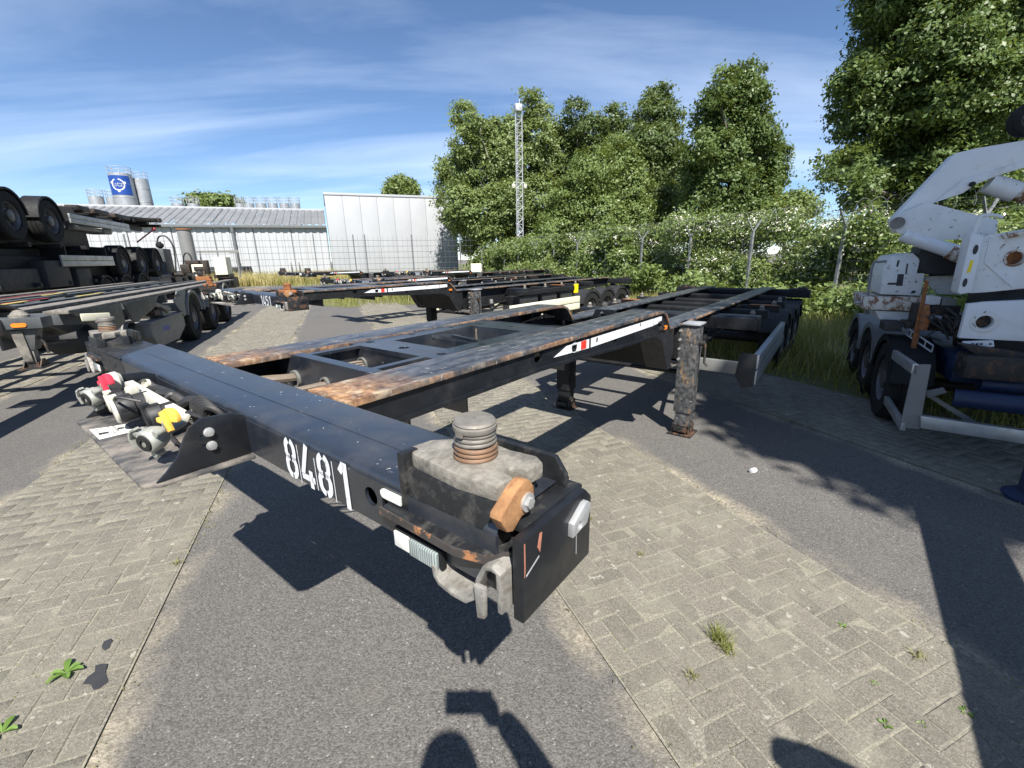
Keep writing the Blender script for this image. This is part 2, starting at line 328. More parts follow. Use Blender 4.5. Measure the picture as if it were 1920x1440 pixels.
# ------------------------------------------------------------------ mesh helpers
class MB:
    """collects shapes into one mesh; coordinates are (x, y, z)"""
    def __init__(s): s.v = []; s.f = []
    def add(s, verts, faces):
        o = len(s.v); s.v.extend(tuple(map(float, p)) for p in verts); s.f.extend(tuple(i + o for i in f) for f in faces); return s
    def box(s, x0, x1, y0, y1, z0, z1, M=None):
        vs_ = [(x0, y0, z0), (x1, y0, z0), (x1, y1, z0), (x0, y1, z0), (x0, y0, z1), (x1, y0, z1), (x1, y1, z1), (x0, y1, z1)]
        if M is not None: vs_ = [M @ Vector(p) for p in vs_]
        return s.add(vs_, [(0, 3, 2, 1), (4, 5, 6, 7), (0, 1, 5, 4), (1, 2, 6, 5), (2, 3, 7, 6), (3, 0, 4, 7)])
    def hexa(s, bot, top):
        return s.add(list(bot) + list(top), [(3, 2, 1, 0), (4, 5, 6, 7), (0, 1, 5, 4), (1, 2, 6, 5), (2, 3, 7, 6), (3, 0, 4, 7)])
    def tube(s, pts, r, n=8, caps=True, r1=None):
        pts = [Vector(p) for p in pts]; N = len(pts); o = len(s.v); prev = None
        for i, p in enumerate(pts):
            d = (pts[min(i + 1, N - 1)] - pts[max(i - 1, 0)]).normalized()
            if prev is None:
                a = Vector((0, 0, 1)) if abs(d.z) < .9 else Vector((1, 0, 0)); a = d.cross(a).normalized()
            else: a = (prev - d * prev.dot(d)).normalized()
            prev = a; b = d.cross(a); rr = r if r1 is None else r + (r1 - r) * i / (N - 1)
            for k in range(n):
                t = 2 * math.pi * k / n; q = p + (a * math.cos(t) + b * math.sin(t)) * rr; s.v.append(tuple(q))
        for i in range(N - 1):
            for k in range(n):
                k2 = (k + 1) % n; s.f.append((o + i * n + k, o + i * n + k2, o + (i + 1) * n + k2, o + (i + 1) * n + k))
        if caps:
            s.f.append(tuple(o + k for k in reversed(range(n)))); s.f.append(tuple(o + (N - 1) * n + k for k in range(n)))
        return s
    def cyl(s, p0, p1, r0, r1=None, n=16): return s.tube([p0, p1], r0, n, True, r1 if r1 is not None else r0)
    def lathe(s, prof, origin, axis=(0, 0, 1), n=24, caps=True):
        """prof: list of (radius, distance along axis)"""
        ax = Vector(axis).normalized(); a = Vector((0, 0, 1)) if abs(ax.z) < .9 else Vector((1, 0, 0)); a = ax.cross(a).normalized(); b = ax.cross(a)
        O = Vector(origin); o = len(s.v); N = len(prof)
        for r, h in prof:
            for k in range(n):
                t = 2 * math.pi * k / n; s.v.append(tuple(O + ax * h + (a * math.cos(t) + b * math.sin(t)) * max(r, 1e-5)))
        for i in range(N - 1):
            for k in range(n):
                k2 = (k + 1) % n; s.f.append((o + i * n + k, o + i * n + k2, o + (i + 1) * n + k2, o + (i + 1) * n + k))
        if caps:
            s.f.append(tuple(o + k for k in reversed(range(n)))); s.f.append(tuple(o + (N - 1) * n + k for k in range(n)))
        return s
    def prism(s, poly, a, b, plane='yz', holes=()):
        """poly in the plane's two axes, extruded from a to b along the third; holes are polygons too"""
        def P(q, w):
            if plane == 'yz': return (w, q[0], q[1])
            if plane == 'xz': return (q[0], w, q[1])
            return (q[0], q[1], w)
        loops = [list(poly)] + [list(hh) for hh in holes]
        flat = [q for L in loops for q in L]; o = len(s.v); n = len(flat)
        s.v.extend(P(q, a) for q in flat); s.v.extend(P(q, b) for q in flat)
        if holes:
            tris = tessellate_polygon([[Vector((q[0], q[1], 0)) for q in L] for L in loops])
        else:
            tris = [tuple(range(n))] if n > 2 else []
        for t in tris:
            s.f.append(tuple(o + i for i in t)); s.f.append(tuple(o + n + i for i in reversed(t)))
        k = 0
        for L in loops:
            m = len(L)
            for i in range(m):
                j = (i + 1) % m; s.f.append((o + k + i, o + n + k + i, o + n + k + j, o + k + j))
            k += m
        return s
    def ribbon(s, pts, width, thick, waxis):
        """bent flat strip: polyline pts, width along waxis, thickness across"""
        W = Vector(waxis).normalized() * width / 2; pts = [Vector(p) for p in pts]; o = len(s.v); N = len(pts)
        for i, p in enumerate(pts):
            d = (pts[min(i + 1, N - 1)] - pts[max(i - 1, 0)]).normalized(); nn = d.cross(W.normalized()) * thick / 2
            for q in (p - W - nn, p + W - nn, p + W + nn, p - W + nn): s.v.append(tuple(q))
        for i in range(N - 1):
            for k in range(4):
                k2 = (k + 1) % 4; s.f.append((o + i * 4 + k, o + i * 4 + k2, o + i * 4 + 4 + k2, o + i * 4 + 4 + k))
        s.f.append((o + 3, o + 2, o + 1, o)); s.f.append(tuple(o + (N - 1) * 4 + k for k in range(4)))
        return s
    def mesh(s, name, bevel=0, smooth=True, angle=38, seg=2):
        me = bpy.data.meshes.new(name); me.from_pydata(s.v, [], s.f); me.validate()
        bm = bmesh.new(); bm.from_mesh(me); bmesh.ops.recalc_face_normals(bm, faces=bm.faces)
        if bevel > 0:
            ed = [e for e in bm.edges if len(e.link_faces) == 2 and e.calc_face_angle(0) > math.radians(40)]
            bmesh.ops.bevel(bm, geom=ed, offset=bevel, segments=seg, profile=.6, affect='EDGES', clamp_overlap=True)
        bm.to_mesh(me); bm.free()
        if smooth:
            me.polygons.foreach_set('use_smooth', [True] * len(me.polygons)); me.set_sharp_from_angle(angle=math.radians(angle))
        return me

def circ(cx_, cy_, r, n=16, ry=None):
    ry = ry or r
    return [(cx_ + r * math.cos(2 * math.pi * k / n), cy_ + ry * math.sin(2 * math.pi * k / n)) for k in range(n)]
def arc(cx_, cy_, r, a0, a1, n=6):
    return [(cx_ + r * math.cos(math.radians(a0 + (a1 - a0) * k / n)), cy_ + r * math.sin(math.radians(a0 + (a1 - a0) * k / n))) for k in range(n + 1)]
def curve3(pts, n=6):
    """Catmull-Rom through points"""
    P = [Vector(p) for p in pts]; out = []
    for i in range(len(P) - 1):
        p0, p1, p2, p3 = P[max(i - 1, 0)], P[i], P[i + 1], P[min(i + 2, len(P) - 1)]
        for k in range(n):
            t = k / n; out.append(.5 * ((2 * p1) + (p2 - p0) * t + (2 * p0 - 5 * p1 + 4 * p2 - p3) * t * t + (3 * p1 - p0 - 3 * p2 + p3) * t ** 3))
    out.append(P[-1]); return out

def obj(name, me, mat=None, parent=None):
    o = bpy.data.objects.new(name, me); col.objects.link(o)
    if mat is not None and not me.materials: me.materials.append(MATS[mat])
    if parent is not None: o.parent = parent
    return o
def part(name, mb, mat, parent, bevel=0, **k):
    return obj(name, mb.mesh(name, bevel, **k), mat, parent)
def tag(o, label=None, cat=None, group=None, kind=None):
    if label: o['label'] = label
    if cat: o['category'] = cat
    if group: o['group'] = group
    if kind: o['kind'] = kind
    return o
def thing(name, label, cat, loc=(0, 0, 0), rotz=0., group=None, scale=1.):
    o = bpy.data.objects.new(name, None); col.objects.link(o); o.empty_display_size = .2
    o.location = loc; o.rotation_euler = (0, 0, rotz); o.scale = (scale,) * 3
    return tag(o, label, cat, group)
def fast_mesh(name, verts, quads):
    """numpy quads -> mesh"""
    me = bpy.data.meshes.new(name); nv, nf = len(verts), len(quads); k = quads.shape[1]
    me.vertices.add(nv); me.vertices.foreach_set('co', verts.astype(np.float32).ravel())
    me.loops.add(nf * k); me.loops.foreach_set('vertex_index', quads.astype(np.int32).ravel())
    me.polygons.add(nf); me.polygons.foreach_set('loop_start', np.arange(0, nf * k, k, dtype=np.int32))
    try: me.polygons.foreach_set('loop_total', np.full(nf, k, dtype=np.int32))
    except Exception: pass
    me.update(calc_edges=True); return me
def text_mesh(txt, size, name='lettering'):
    cu = bpy.data.curves.new(name, 'FONT'); cu.body = txt; cu.size = size; cu.align_x = 'CENTER'; cu.align_y = 'CENTER'; cu.extrude = .0006
    ob = bpy.data.objects.new(name, cu); col.objects.link(ob); dg = bpy.context.evaluated_depsgraph_get()
    me = bpy.data.meshes.new_from_object(ob.evaluated_get(dg)); bpy.data.objects.remove(ob); me.name = name; return me

# ------------------------------------------------------------------ ground: asphalt yard, paved strips, grass verge
g = MB(); g.add([(-400, -300, 0), (400, -300, 0), (400, 700, 0), (-400, 700, 0)], [(0, 1, 2, 3)])
tag(part('asphalt_yard', g, 'asphalt', None, smooth=False), kind='structure')

def verge(name, poly, z):
    m = MB(); P = [yard(u, v, z) for u, v in poly]
    m.add(P, [tuple(range(len(P)))]); o = part(name, m, 'soil', None, smooth=False); return tag(o, kind='structure')
VERGE = [(-6, 4.78), (-6, 60), (120, 60), (120, -60), (31.2, -60), (31.2, -2.4), (16.5, -.9), (14.7, .3), (14.4, 3.2), (14.3, 4.6)]
verge('grass_verge', VERGE, .004)

A = .0785                                              # half a paver
def brick_mesh(name, L, W, seed):
    r = random.Random(seed); j = .0022; b = .003; m = MB(); h = .05
    x, y = L / 2 - j, W / 2 - j
    q = lambda s: r.uniform(-s, s)
    lo = [(-x, -y, -h), (x, -y, -h), (x, y, -h), (-x, y, -h)]
    mid = [(p[0] + q(.0008), p[1] + q(.0008), -b) for p in lo]
    top = [((abs(p[0]) - b) * (1 if p[0] > 0 else -1), (abs(p[1]) - b) * (1 if p[1] > 0 else -1), q(.0007)) for p in lo]
    F = [(8, 9, 10, 11)]
    for i in range(4):
        k = (i + 1) % 4; F.append((i, k, 4 + k, 4 + i)); F.append((4 + i, 4 + k, 8 + k, 8 + i))
    m.add(lo + mid + top, F); return m
BM = {('f', i): brick_mesh('brick', 2 * A, A, i) for i in range(4)}
BM.update({('h', i): brick_mesh('brick', A, A, 10 + i) for i in range(3)})
BMESH = {}
strips = [(-1.42, -3.2, 17.), (1.34, -3.2, 15.), (4.1, -3., 11.), (-4.18, 3.0, 13.), (-6.94, 5.0, 14.)]
bricks = []
for si, (vc, u0, u1) in enumerate(strips):
    s_ = MB(); w = .594
    s_.add([(vc - w, u0, .0072), (vc + w, u0, .0072), (vc + w, u1, .0072), (vc - w, u1, .0072)], [(0, 1, 2, 3)])
    so = part('paved_strip', s_, 'joint_sand', None, smooth=False); tag(so, kind='structure'); so.rotation_euler.z = YARD_ROT
    nx = 15; ny = int((u1 - u0) / A)
    for i in range(-1, nx + 1):
        for j in range(ny):
            d = (i - j) % 4
            if d == 0: cells = [(i, j), (i + 1, j)]; rot = 0
            elif d == 3: cells = [(i, j), (i, j + 1)]; rot = 1
            else: continue
            cells = [c for c in cells if 0 <= c[0] < nx]
            if not cells: continue
            cx_ = sum(c[0] + .5 for c in cells) / len(cells) * A + vc - nx * A / 2; cy_ = sum(c[1] + .5 for c in cells) / len(cells) * A + u0
            full = len(cells) == 2
            wp = yard(cy_, cx_); px, py = to_px(wp)
            bricks.append((si, cx_, cy_, rot if full else 0, 'f' if full else 'h', -20 < px < 1940 and 400 < py < 1460, math.hypot(wp[0], wp[1])))
    strips[si] = (*strips[si], so)
cand = sorted([k for k, b in enumerate(bricks) if b[5]], key=lambda k: bricks[k][6])
near_ids = set(cand[:300])
joined = {i: ([], []) for i in range(len(strips))}
for k, (si, bx, by, rot, ty, vis, dist) in enumerate(bricks):
    if not vis and dist > 4 and by > 8: continue
    var = rng.randrange(4 if ty == 'f' else 3); so = strips[si][3]
    z = .0095 + rng.uniform(-.002, .0018); e = Euler((rng.gauss(0, .009), rng.gauss(0, .009), rot * math.pi / 2 + rng.gauss(0, .006)))
    if k in near_ids:
        if (ty, var) not in BMESH:
            BMESH[(ty, var)] = BM[(ty, var)].mesh('brick', smooth=False); BMESH[(ty, var)].materials.append(MATS['paver'])
        o = bpy.data.objects.new('brick', BMESH[(ty, var)]); col.objects.link(o); o.parent = so
        o.location = (bx, by, z); o.rotation_euler = e
    else:
        M = np.array(e.to_matrix()); vv = np.array(BM[(ty, var)].v) @ M.T + np.array([bx, by, z]); joined[si][0].append(vv); joined[si][1].append(BM[(ty, var)].f)
for si, (V_, F_) in joined.items():
    if not V_: continue
    off = np.cumsum([0] + [len(v) for v in V_[:-1]]); Q = np.concatenate([np.array(f) + o for f, o in zip(F_, off)])
    me = fast_mesh('brick_field', np.concatenate(V_), Q); me.materials.append(MATS['paver'])
    tag(obj('brick_field', me, None, strips[si][3]), kind='stuff')

# blades, moss and seedlings (stuff)
def blades(name, pts, hmin, hmax, wid, mat, lean=.35, n=3, parent=None):
    """pts: (N,3) roots; each root grows one bent blade of two quads"""
    N = len(pts); a = nrng.uniform(0, 2 * np.pi, N); hgt = nrng.uniform(hmin, hmax, N) * nrng.uniform(.6, 1.15, N)
    side = np.stack([np.cos(a), np.sin(a), np.zeros(N)], 1); b = nrng.uniform(0, 2 * np.pi, N); ln = nrng.uniform(.1, 1, N) * lean * hgt
    ld = np.stack([np.cos(b) * ln, np.sin(b) * ln, np.zeros(N)], 1); up = np.stack([np.zeros(N), np.zeros(N), hgt], 1)
    w = (wid * nrng.uniform(.6, 1.3, N))[:, None]
    r0, r1, r2 = pts, pts + up * .55 + ld * .35, pts + up * .95 + ld
    V_ = np.stack([r0 - side * w, r0 + side * w, r1 + side * w * .8, r1 - side * w * .8, r2 + side * w * .1, r2 - side * w * .1], 1).reshape(-1, 3)
    i = np.arange(N)[:, None] * 6; Q = np.concatenate([i + np.array([0, 1, 2, 3]), i + np.array([3, 2, 4, 5])])
    me = fast_mesh(name, V_, Q); me.materials.append(MATS[mat]); return tag(obj(name, me, None, parent), kind='stuff')

def in_poly(P, poly):
    x, y = P[:, 0], P[:, 1]; r = np.zeros(len(P), bool); n = len(poly)
    for i in range(n):
        (x0, y0), (x1, y1) = poly[i], poly[(i + 1) % n]
        c = ((y0 > y) != (y1 > y)); xx = (x1 - x0) * (y - y0) / ((y1 - y0) + 1e-12) + x0; r ^= c & (x < xx)
    return r
def scatter_uv(n, u0, u1, v0, v1, poly=None, z=0.):
    U_ = nrng.uniform(u0, u1, n); V_ = nrng.uniform(v0, v1, n)
    if poly is not None:
        k = in_poly(np.stack([U_, V_], 1), poly); U_, V_ = U_[k], V_[k]
    return np.stack([-SB * U_ + CB * V_, CB * U_ + SB * V_, np.full(len(U_), z)], 1)
def thin(P, scale, keep):
    """patchy scatter"""
    f = np.sin(P[:, 0] * scale) * np.sin(P[:, 1] * scale * 1.3 + 1) + .6 * np.sin(P[:, 0] * scale * 2.7 + 2) * np.sin(P[:, 1] * scale * 2.1)
    return P[(f + nrng.normal(0, .5, len(P))) > keep]
# verge right of the trailers (near), verge behind, strip before the hall
gp = np.concatenate([scatter_uv(26000, 1.5, 9, 4.72, 11.5, VERGE), scatter_uv(30000, 9, 20, 0, 11.5, VERGE), scatter_uv(22000, 15, 36, -6, 11, VERGE)])
blades('grass', thin(gp, .9, -.5), .1, .34, .006, 'grass_blade', .7)
blades('dry_grass', thin(np.concatenate([scatter_uv(7000, 1.5, 12, 4.9, 11.5, VERGE), scatter_uv(9000, 14, 30, -3, 11, VERGE)]), 1.3, .3), .15, .45, .005, 'grass_dry', .6)
gp = np.concatenate([scatter_uv(15000, 31.2, 35.8, -12, 1), scatter_uv(5000, 31, 36, -24, -10)])
blades('tall_dry_grass', gp, .35, .95, .016, 'grass_dry', .5)
blades('tall_green_grass', scatter_uv(7000, 31.0, 35.8, -12, 12), .3, .8, .016, 'grass_blade', .5)
# moss and grass in the strip edges and joints
E_ = []
for vc, u0, u1, *_ in strips[:3]:
    for e in (-.6, .6):
        n = 3600; U_ = nrng.uniform(u0, min(u1, 12), n); V_ = vc + e + nrng.normal(0, .03, n); E_.append(np.stack([-SB * U_ + CB * V_, CB * U_ + SB * V_, np.full(n, .004)], 1))
blades('edge_moss', thin(np.concatenate(E_), 2.3, .5), .006, .022, .0022, 'moss', .9)
J_ = []
for vc, u0, u1, *_ in strips[:3]:
    n = 26000; I = nrng.integers(0, 16, n); U_ = nrng.uniform(u0, min(u1, 7), n); V_ = vc - .589 + I * A + nrng.normal(0, .002, n)
    h_ = n // 2; U_[:h_] = u0 + np.round((U_[:h_] - u0) / A) * A + nrng.normal(0, .002, h_); V_[:h_] = nrng.uniform(vc - .58, vc + .58, h_)
    J_.append(np.stack([-SB * U_ + CB * V_, CB * U_ + SB * V_, np.full(n, .006)], 1))
blades('joint_moss', thin(np.concatenate(J_), 1.9, .5), .004, .012, .0018, 'moss', .9)

for P_ in ([(-1.513, 1.245), (-1.495, 1.252), (-1.474, 1.25), (-1.45, 1.215), (-1.409, 1.18), (-1.42, 1.155), (-1.433, 1.15), (-1.46, 1.17), (-1.49, 1.172), (-1.499, 1.198), (-1.492, 1.22)], [(-1.568, 1.335), (-1.575, 1.35), (-1.56, 1.361), (-1.545, 1.352), (-1.528, 1.318), (-1.535, 1.308), (-1.555, 1.318)]):
    m = MB(); m.add([(x, y, .0125) for x, y in P_], [tuple(range(len(P_)))]); tag(part('oil_stain', m, 'oil', None, smooth=False), kind='structure')

# dry leaf bits and grit blown over the strips
G_ = []
for vc, u0, u1, *_ in strips[:3]:
    n = 1500; U_ = nrng.uniform(u0, 7, n); V_ = vc + nrng.uniform(-.7, .7, n); G_.append(np.stack([-SB * U_ + CB * V_, CB * U_ + SB * V_, np.full(n, .0125)], 1))
blades('leaf_litter', thin(np.concatenate(G_), 1.5, .4), .001, .004, .0028, 'litter_bits', 2.5)
for vc, u0, u1, so in strips:
    m = MB(); m.add([(vc - .6, u1, .0075), (vc + .6, u1, .0075), (vc + .6, u1 + 25, .0075), (vc - .6, u1 + 25, .0075)], [(0, 1, 2, 3)])
    tag(part('brick_field', m, 'paver', so, smooth=False), kind='stuff')

# ------------------------------------------------------------------ wheels
def wheel(parent, x, y, z, r, side, w=.3, name='wheel', nut=True):
    """side=+1: outer face towards +x"""
    o = bpy.data.objects.new(name, None); col.objects.link(o); o.parent = parent; o.location = (x, y, z); o.empty_display_size = .1
    t = MB(); h = w / 2; ri = r * .58
    t.lathe([(ri, -h * .8), (ri * 1.06, -h), (r * .93, -h), (r * .985, -h * .82), (r, -h * .6), (r, -h * .32), (r * .972, -h * .3), (r * .972, -h * .24), (r, -h * .22), (r, h * .22), (r * .972, h * .24), (r * .972, h * .3), (r, h * .32), (r, h * .6), (r * .985, h * .82), (r * .93, h), (ri * 1.06, h), (ri, h * .8)], (0, 0, 0), (1, 0, 0), 36, False)
    part('tyre', t, 'rubber', o)
    m = MB(); s = side
    m.lathe([(ri, s * h * .8), (ri * .95, s * h * .88), (ri * .88, s * h * .6), (ri * .8, s * h * .15), (ri * .55, s * h * .1), (ri * .5, s * h * .35), (ri * .42, s * h * .4), (ri * .4, s * h * .85), (ri * .25, s * h * .95), (0.001, s * h * .95)], (0, 0, 0), (1, 0, 0), 24, False)
    if nut:
        for k in range(8):
            a = 2 * math.pi * k / 8; yy, zz_ = math.cos(a) * ri * .67, math.sin(a) * ri * .67
            m.cyl((s * h * .1, yy, zz_), (s * h * .34, yy, zz_), ri * .065, n=6)
    part('rim', m, 'rim_grey', o)
    return o
def mudguard(parent, x0, x1, y, z, r, mat='dark_plastic', a0=8, a1=172, lip=True):
    m = MB(); n = 14; A_ = [(y + r * math.cos(math.radians(a0 + (a1 - a0) * k / n)), z + r * math.sin(math.radians(a0 + (a1 - a0) * k / n))) for k in range(n + 1)]
    B_ = [(y + (r - .014) * math.cos(math.radians(a0 + (a1 - a0) * k / n)), z + (r - .014) * math.sin(math.radians(a0 + (a1 - a0) * k / n))) for k in range(n + 1)]
    m.prism(A_ + B_[::-1], x0, x1, 'yz')
    if lip:
        for xx in (x0, x1):
            C_ = [(y + (r - .05) * math.cos(math.radians(a0 + (a1 - a0) * k / n)), z + (r - .05) * math.sin(math.radians(a0 + (a1 - a0) * k / n))) for k in range(n + 1)]
            s = .006 if xx == x0 else -.006
            m.prism(A_ + C_[::-1], xx - abs(s) / 2 + s, xx + abs(s) / 2 + s, 'yz')
    return part('mudguard', m, mat, parent)

# ------------------------------------------------------------------ stencil digits (strokes with stencil bridges)
def stencil(mb, ch, x, z, w, h, st, y):
    """ch drawn on the plane y (facing -y); x,z = lower left"""
    def rib(pts):
        L, R = [], []
        for i, p in enumerate(pts):
            a, b = pts[max(i - 1, 0)], pts[min(i + 1, len(pts) - 1)]; dx_, dz_ = b[0] - a[0], b[1] - a[1]; l = math.hypot(dx_, dz_) or 1
            nx_, nz_ = -dz_ / l * st / 2, dx_ / l * st / 2; L.append((p[0] + nx_, p[1] + nz_)); R.append((p[0] - nx_, p[1] - nz_))
        n = len(pts); o = len(mb.v)
        for q in L + R: mb.v.append((x + q[0], y, z + q[1]))
        for i in range(n - 1): mb.f.append((o + i, o + n + i, o + n + i + 1, o + i + 1))
    r = (w - st) / 2; cx_ = w / 2; g = .07 * h
    if ch == '8':
        for s in (-1, 1):
            up = [(cx_ + s * (g * .3 if k == 0 else 0) + s * r * math.sin(math.radians(a)) * (.92), h - st / 2 - r * 1.0 + r * 1.0 * math.cos(math.radians(a))) for k, a in enumerate(range(8, 95, 12))]
            up += [(cx_ + s * r * .92, h * .62), (cx_ + s * r * .72, h * .54), (cx_ + s * r * .3, h * .515)]
            rib(up)
            dn = [(cx_ + s * r * .3, h * .5), (cx_ + s * r * .8, h * .47), (cx_ + s * r, h * .38), (cx_ + s * r, st / 2 + r)]
            dn += [(cx_ + s * r * math.sin(math.radians(a)), st / 2 + r - r * math.cos(math.radians(a))) for a in range(78, 5, -14)]
            rib(dn)
    elif ch == '4':
        rib([(w * .62, h), (w * .08, h * .27)]); rib([(w * .0, h * .22), (w * .56, h * .22)]); rib([(w * .72, h * .42), (w * .72, 0)]); rib([(w * .72, h * .22), (w, h * .22)])
    elif ch == '1':
        rib([(w * .62, h), (w * .62, 0)]); rib([(w * .25, h * .76), (w * .55, h * .97)])
    elif ch == '5':
        rib([(w * .9, h - st / 2), (w * .12, h - st / 2)]); rib([(w * .14, h * .93), (w * .12, h * .56)])
        rib([(w * .12, h * .56), (w * .5, h * .62), (w * .85, h * .5), (w * .88, h * .3), (w * .75, h * .1), (w * .45, st / 2), (w * .1, h * .12)])
    elif ch == '2':
        rib([(w * .1, h * .75), (w * .25, h * .93), (w * .5, h - st / 2), (w * .8, h * .9), (w * .86, h * .7), (w * .7, h * .5), (w * .15, st)]); rib([(w * .1, st / 2), (w * .92, st / 2)])
    elif ch == '0':
        for s in (-1, 1):
            rib([(cx_ + s * g * .3, h - st / 2), (cx_ + s * r * .7, h * .93), (cx_ + s * r, h * .78), (cx_ + s * r, h * .22), (cx_ + s * r * .7, h * .07), (cx_ + s * g * .3, st / 2)])
    elif ch == '6':
        rib([(w * .8, h * .97), (w * .4, h * .8), (w * .1, h * .4), (w * .15, h * .12), (w * .5, st / 2), (w * .85, h * .12), (w * .88, h * .38), (w * .5, h * .55), (w * .15, h * .45)])

# ------------------------------------------------------------------ container gooseneck trailer (local: x across, y rearwards, z up)
def half_ring(mb, y, x, z, r0, r1, th):
    mb.prism(circ(x, z, r1, 20), y, y + th, 'xz', holes=[circ(x, z, r0, 20)[::-1]])

LEVER = [(-.014, 1.058), (.0, 1.034), (.013, 1.028), (.024, 1.036), (.034, 1.042), (.053, 1.039), (.064, 1.055), (.062, 1.077), (.052, 1.091), (.04, 1.094), (.022, 1.087), (.007, 1.077), (-.012, 1.065)]
BY, BZ = .044, 1.06
def lock_corner(root, sgn, rusty=False, lens=True):
    """twistlock corner of the front bolster; sgn=+1 right end"""
    X = lambda t: sgn * (t + (.24 if sgn < 0 else 0))
    def bx(mb, a, b, *r): return mb.box(min(X(a), X(b)), max(X(a), X(b)), *r)
    body = 'black_rusty' if rusty else 'black_scuffed'
    # flange tray under the housing
    m = MB(); P = [(X(.925), -.018), (X(1.105), -.022), (X(1.155), -.008), (X(1.185), .03), (X(1.185), .19), (X(.925), .19)]
    m.prism(P, .972, .99, 'xy'); part('lock_flange', m, body, root, .004)
    m = MB(); m.ribbon([(X(a), b, .983) for a, b in ((.925, -.0205), (1.105, -.0245), (1.157, -.0105), (1.1875, .03))], .013, .004, (0, 0, 1)); part('flange_lip', m, 'rust_lip', root)
    # housing
    m = MB(); t0, t1 = .965, 1.158
    P = [(t0, 0), (t1 - .02, 0), (t1, .012), (t1 + .004, .1), (t1 - .015, .135), (t0 + .02, .135), (t0, .12)]
    bot = [(X(a), b, .99) for a, b in P]; top = [(X(a * .985 + .016), b * .94 + .003, 1.066) for a, b in P]; n = len(P)
    m.add(bot + top, [tuple(range(n))[::-1], tuple(range(n, 2 * n))] + [(i, (i + 1) % n, n + (i + 1) % n, n + i) for i in range(n)])
    ho = part('lock_housing', m, body, root, .0045, angle=30)
    # guide plate behind the housing
    m = MB(); m.prism([(X(.99), 1.0), (X(1.18), 1.0), (X(1.18), 1.05), (X(1.16), 1.078), (X(.99), 1.078)], .158, .17, 'xz'); part('guide_plate', m, body, root, .003)
    m = MB(); bx(m, .96, .976, -.002, .03, .99, 1.092); part('guide_rib', m, body, root, .002)
    # cast head with fork notch
    H = [(.955, .026), (.985, .012), (1.088, .004), (1.128, .008), (1.158, .012), (1.164, .044), (1.14, .052), (1.138, .068), (1.166, .076), (1.17, .11), (1.148, .124), (1.1, .118), (1.05, .124), (1.012, .13), (.985, .118), (.99, .096), (.962, .07)]
    m = MB(); m.prism([(X(a), b) for a, b in H], 1.064, 1.09, 'xy'); part('lock_head', m, 'rust' if rusty else 'cast_steel', root, .0045, angle=28)
    # threaded screw
    zb = 1.089
    for k in range(6):
        z = zb + k * .0078; r_ = .0362 - .0007 * k
        m = MB(); m.lathe([(r_ - .0035, -.001), (r_ - .001, .0008), (r_, .0022), (r_, .0046), (r_ - .001, .006), (r_ - .0035, .0076)], (X(1.068) + .0006 * (k % 3 - 1), .07 + .0005 * (k % 2), z), (.02 * ((k % 3) - 1), .015 * (k % 2), 1), 28, False)
        part('screw_ring', m, 'rust' if rusty else ('rusty_steel' if k < 3 else 'worn_steel'), root)
    z = zb + .0465; m = MB(); h0 = zb - z; m.lathe([(.026, h0 - .002), (.029, h0), (.029, 0), (.0345, .001), (.0355, .003), (.035, .009), (.0325, .0105), (.0325, .0118), (.0338, .0128), (.031, .0165), (.02, .0175), (.001, .0178)], (X(1.068), .07, z), (.03, -.02, 1), 28, False)
    m.box(X(1.068) - .006, X(1.068) + .006, .07 - .037, .07 - .033, z - .004, z + .007); part('lock_screw', m, 'rust' if rusty else 'worn_steel', root)
    # lever on the outer face
    if sgn > 0:
        m = MB(); L = LEVER
        a, b = sorted((X(1.166), X(1.186))); m.prism(L, a, b, 'yz'); lev = part('lock_lever', m, 'rust_orange', root, .0025, angle=30)
        m = MB(); m.cyl((X(1.184), BY, BZ), (X(1.19), BY, BZ), .014, n=16); m.cyl((X(1.19), BY, BZ), (X(1.195), BY, BZ), .0085, n=6); part('lever_bolt', m, 'silver_bolt', lev)
    # end plate with return flanges
    m = MB(); a, b = sorted((X(1.196), X(1.214)))
    m.prism([(-.004, .9), (.187, .9), (.187, 1.012), (.168, 1.032), (-.004, 1.032)], a, b, 'yz'); ep = part('end_plate', m, 'black_rusty' if rusty else 'black_paint', root, .003)
    if sgn > 0 and not rusty:
        m = MB(); m.prism([(-.001, 1.028), (.001, 1.028), (.0015, .985), (-.001, .975)], X(1.214), X(1.2148), 'yz'); m.prism([(.036, 1.025), (.041, 1.024), (.036, .994), (.03, 1.005)], X(1.214), X(1.2148), 'yz'); part('paint_mark', m, 'orange_mark', ep)
        m = MB(); m.prism([(.003, .976), (.034, .99), (.034, .988), (.003, .974)], X(1.214), X(1.2148), 'yz'); m.prism([(.138, .975), (.1395, .975), (.141, .928), (.139, .928)], X(1.214), X(1.2148), 'yz'); part('scratch', m, 'galvanised', ep)
        m = MB(); m.prism(arc(.914, 1.003, .0085, 90, 270, 5) + [(.96, .9945), (.962, 1.0115)], -.0045, -.0012, 'xz'); part('small_sticker', m, 'sticker', root)
    m = MB(); bx(m, 1.15, 1.197, .032, .187, 1.014, 1.0285); part('end_plate_top', m, body, root, .003)
    m = MB(); m.prism([(.113, .976), (.158, .98), (.168, 1.002), (.167, 1.012), (.16, 1.018), (.15, 1.018), (.114, .999)], *sorted((X(1.2135), X(1.2235))), 'yz', holes=[circ(.134, .9875, .007, 10)[::-1]])
    part('tie_eye', m, 'galvanised' if not rusty else 'black_rusty', ep, .002)
    # lock shaft underneath
    m = MB(); m.lathe([(.07, .972), (.062, .95), (.04, .925), (.02, .91), (.001, .91)], (X(1.06), .09, 0), (0, 0, 1), 18, False); part('lock_shaft', m, 'black_matte', root)
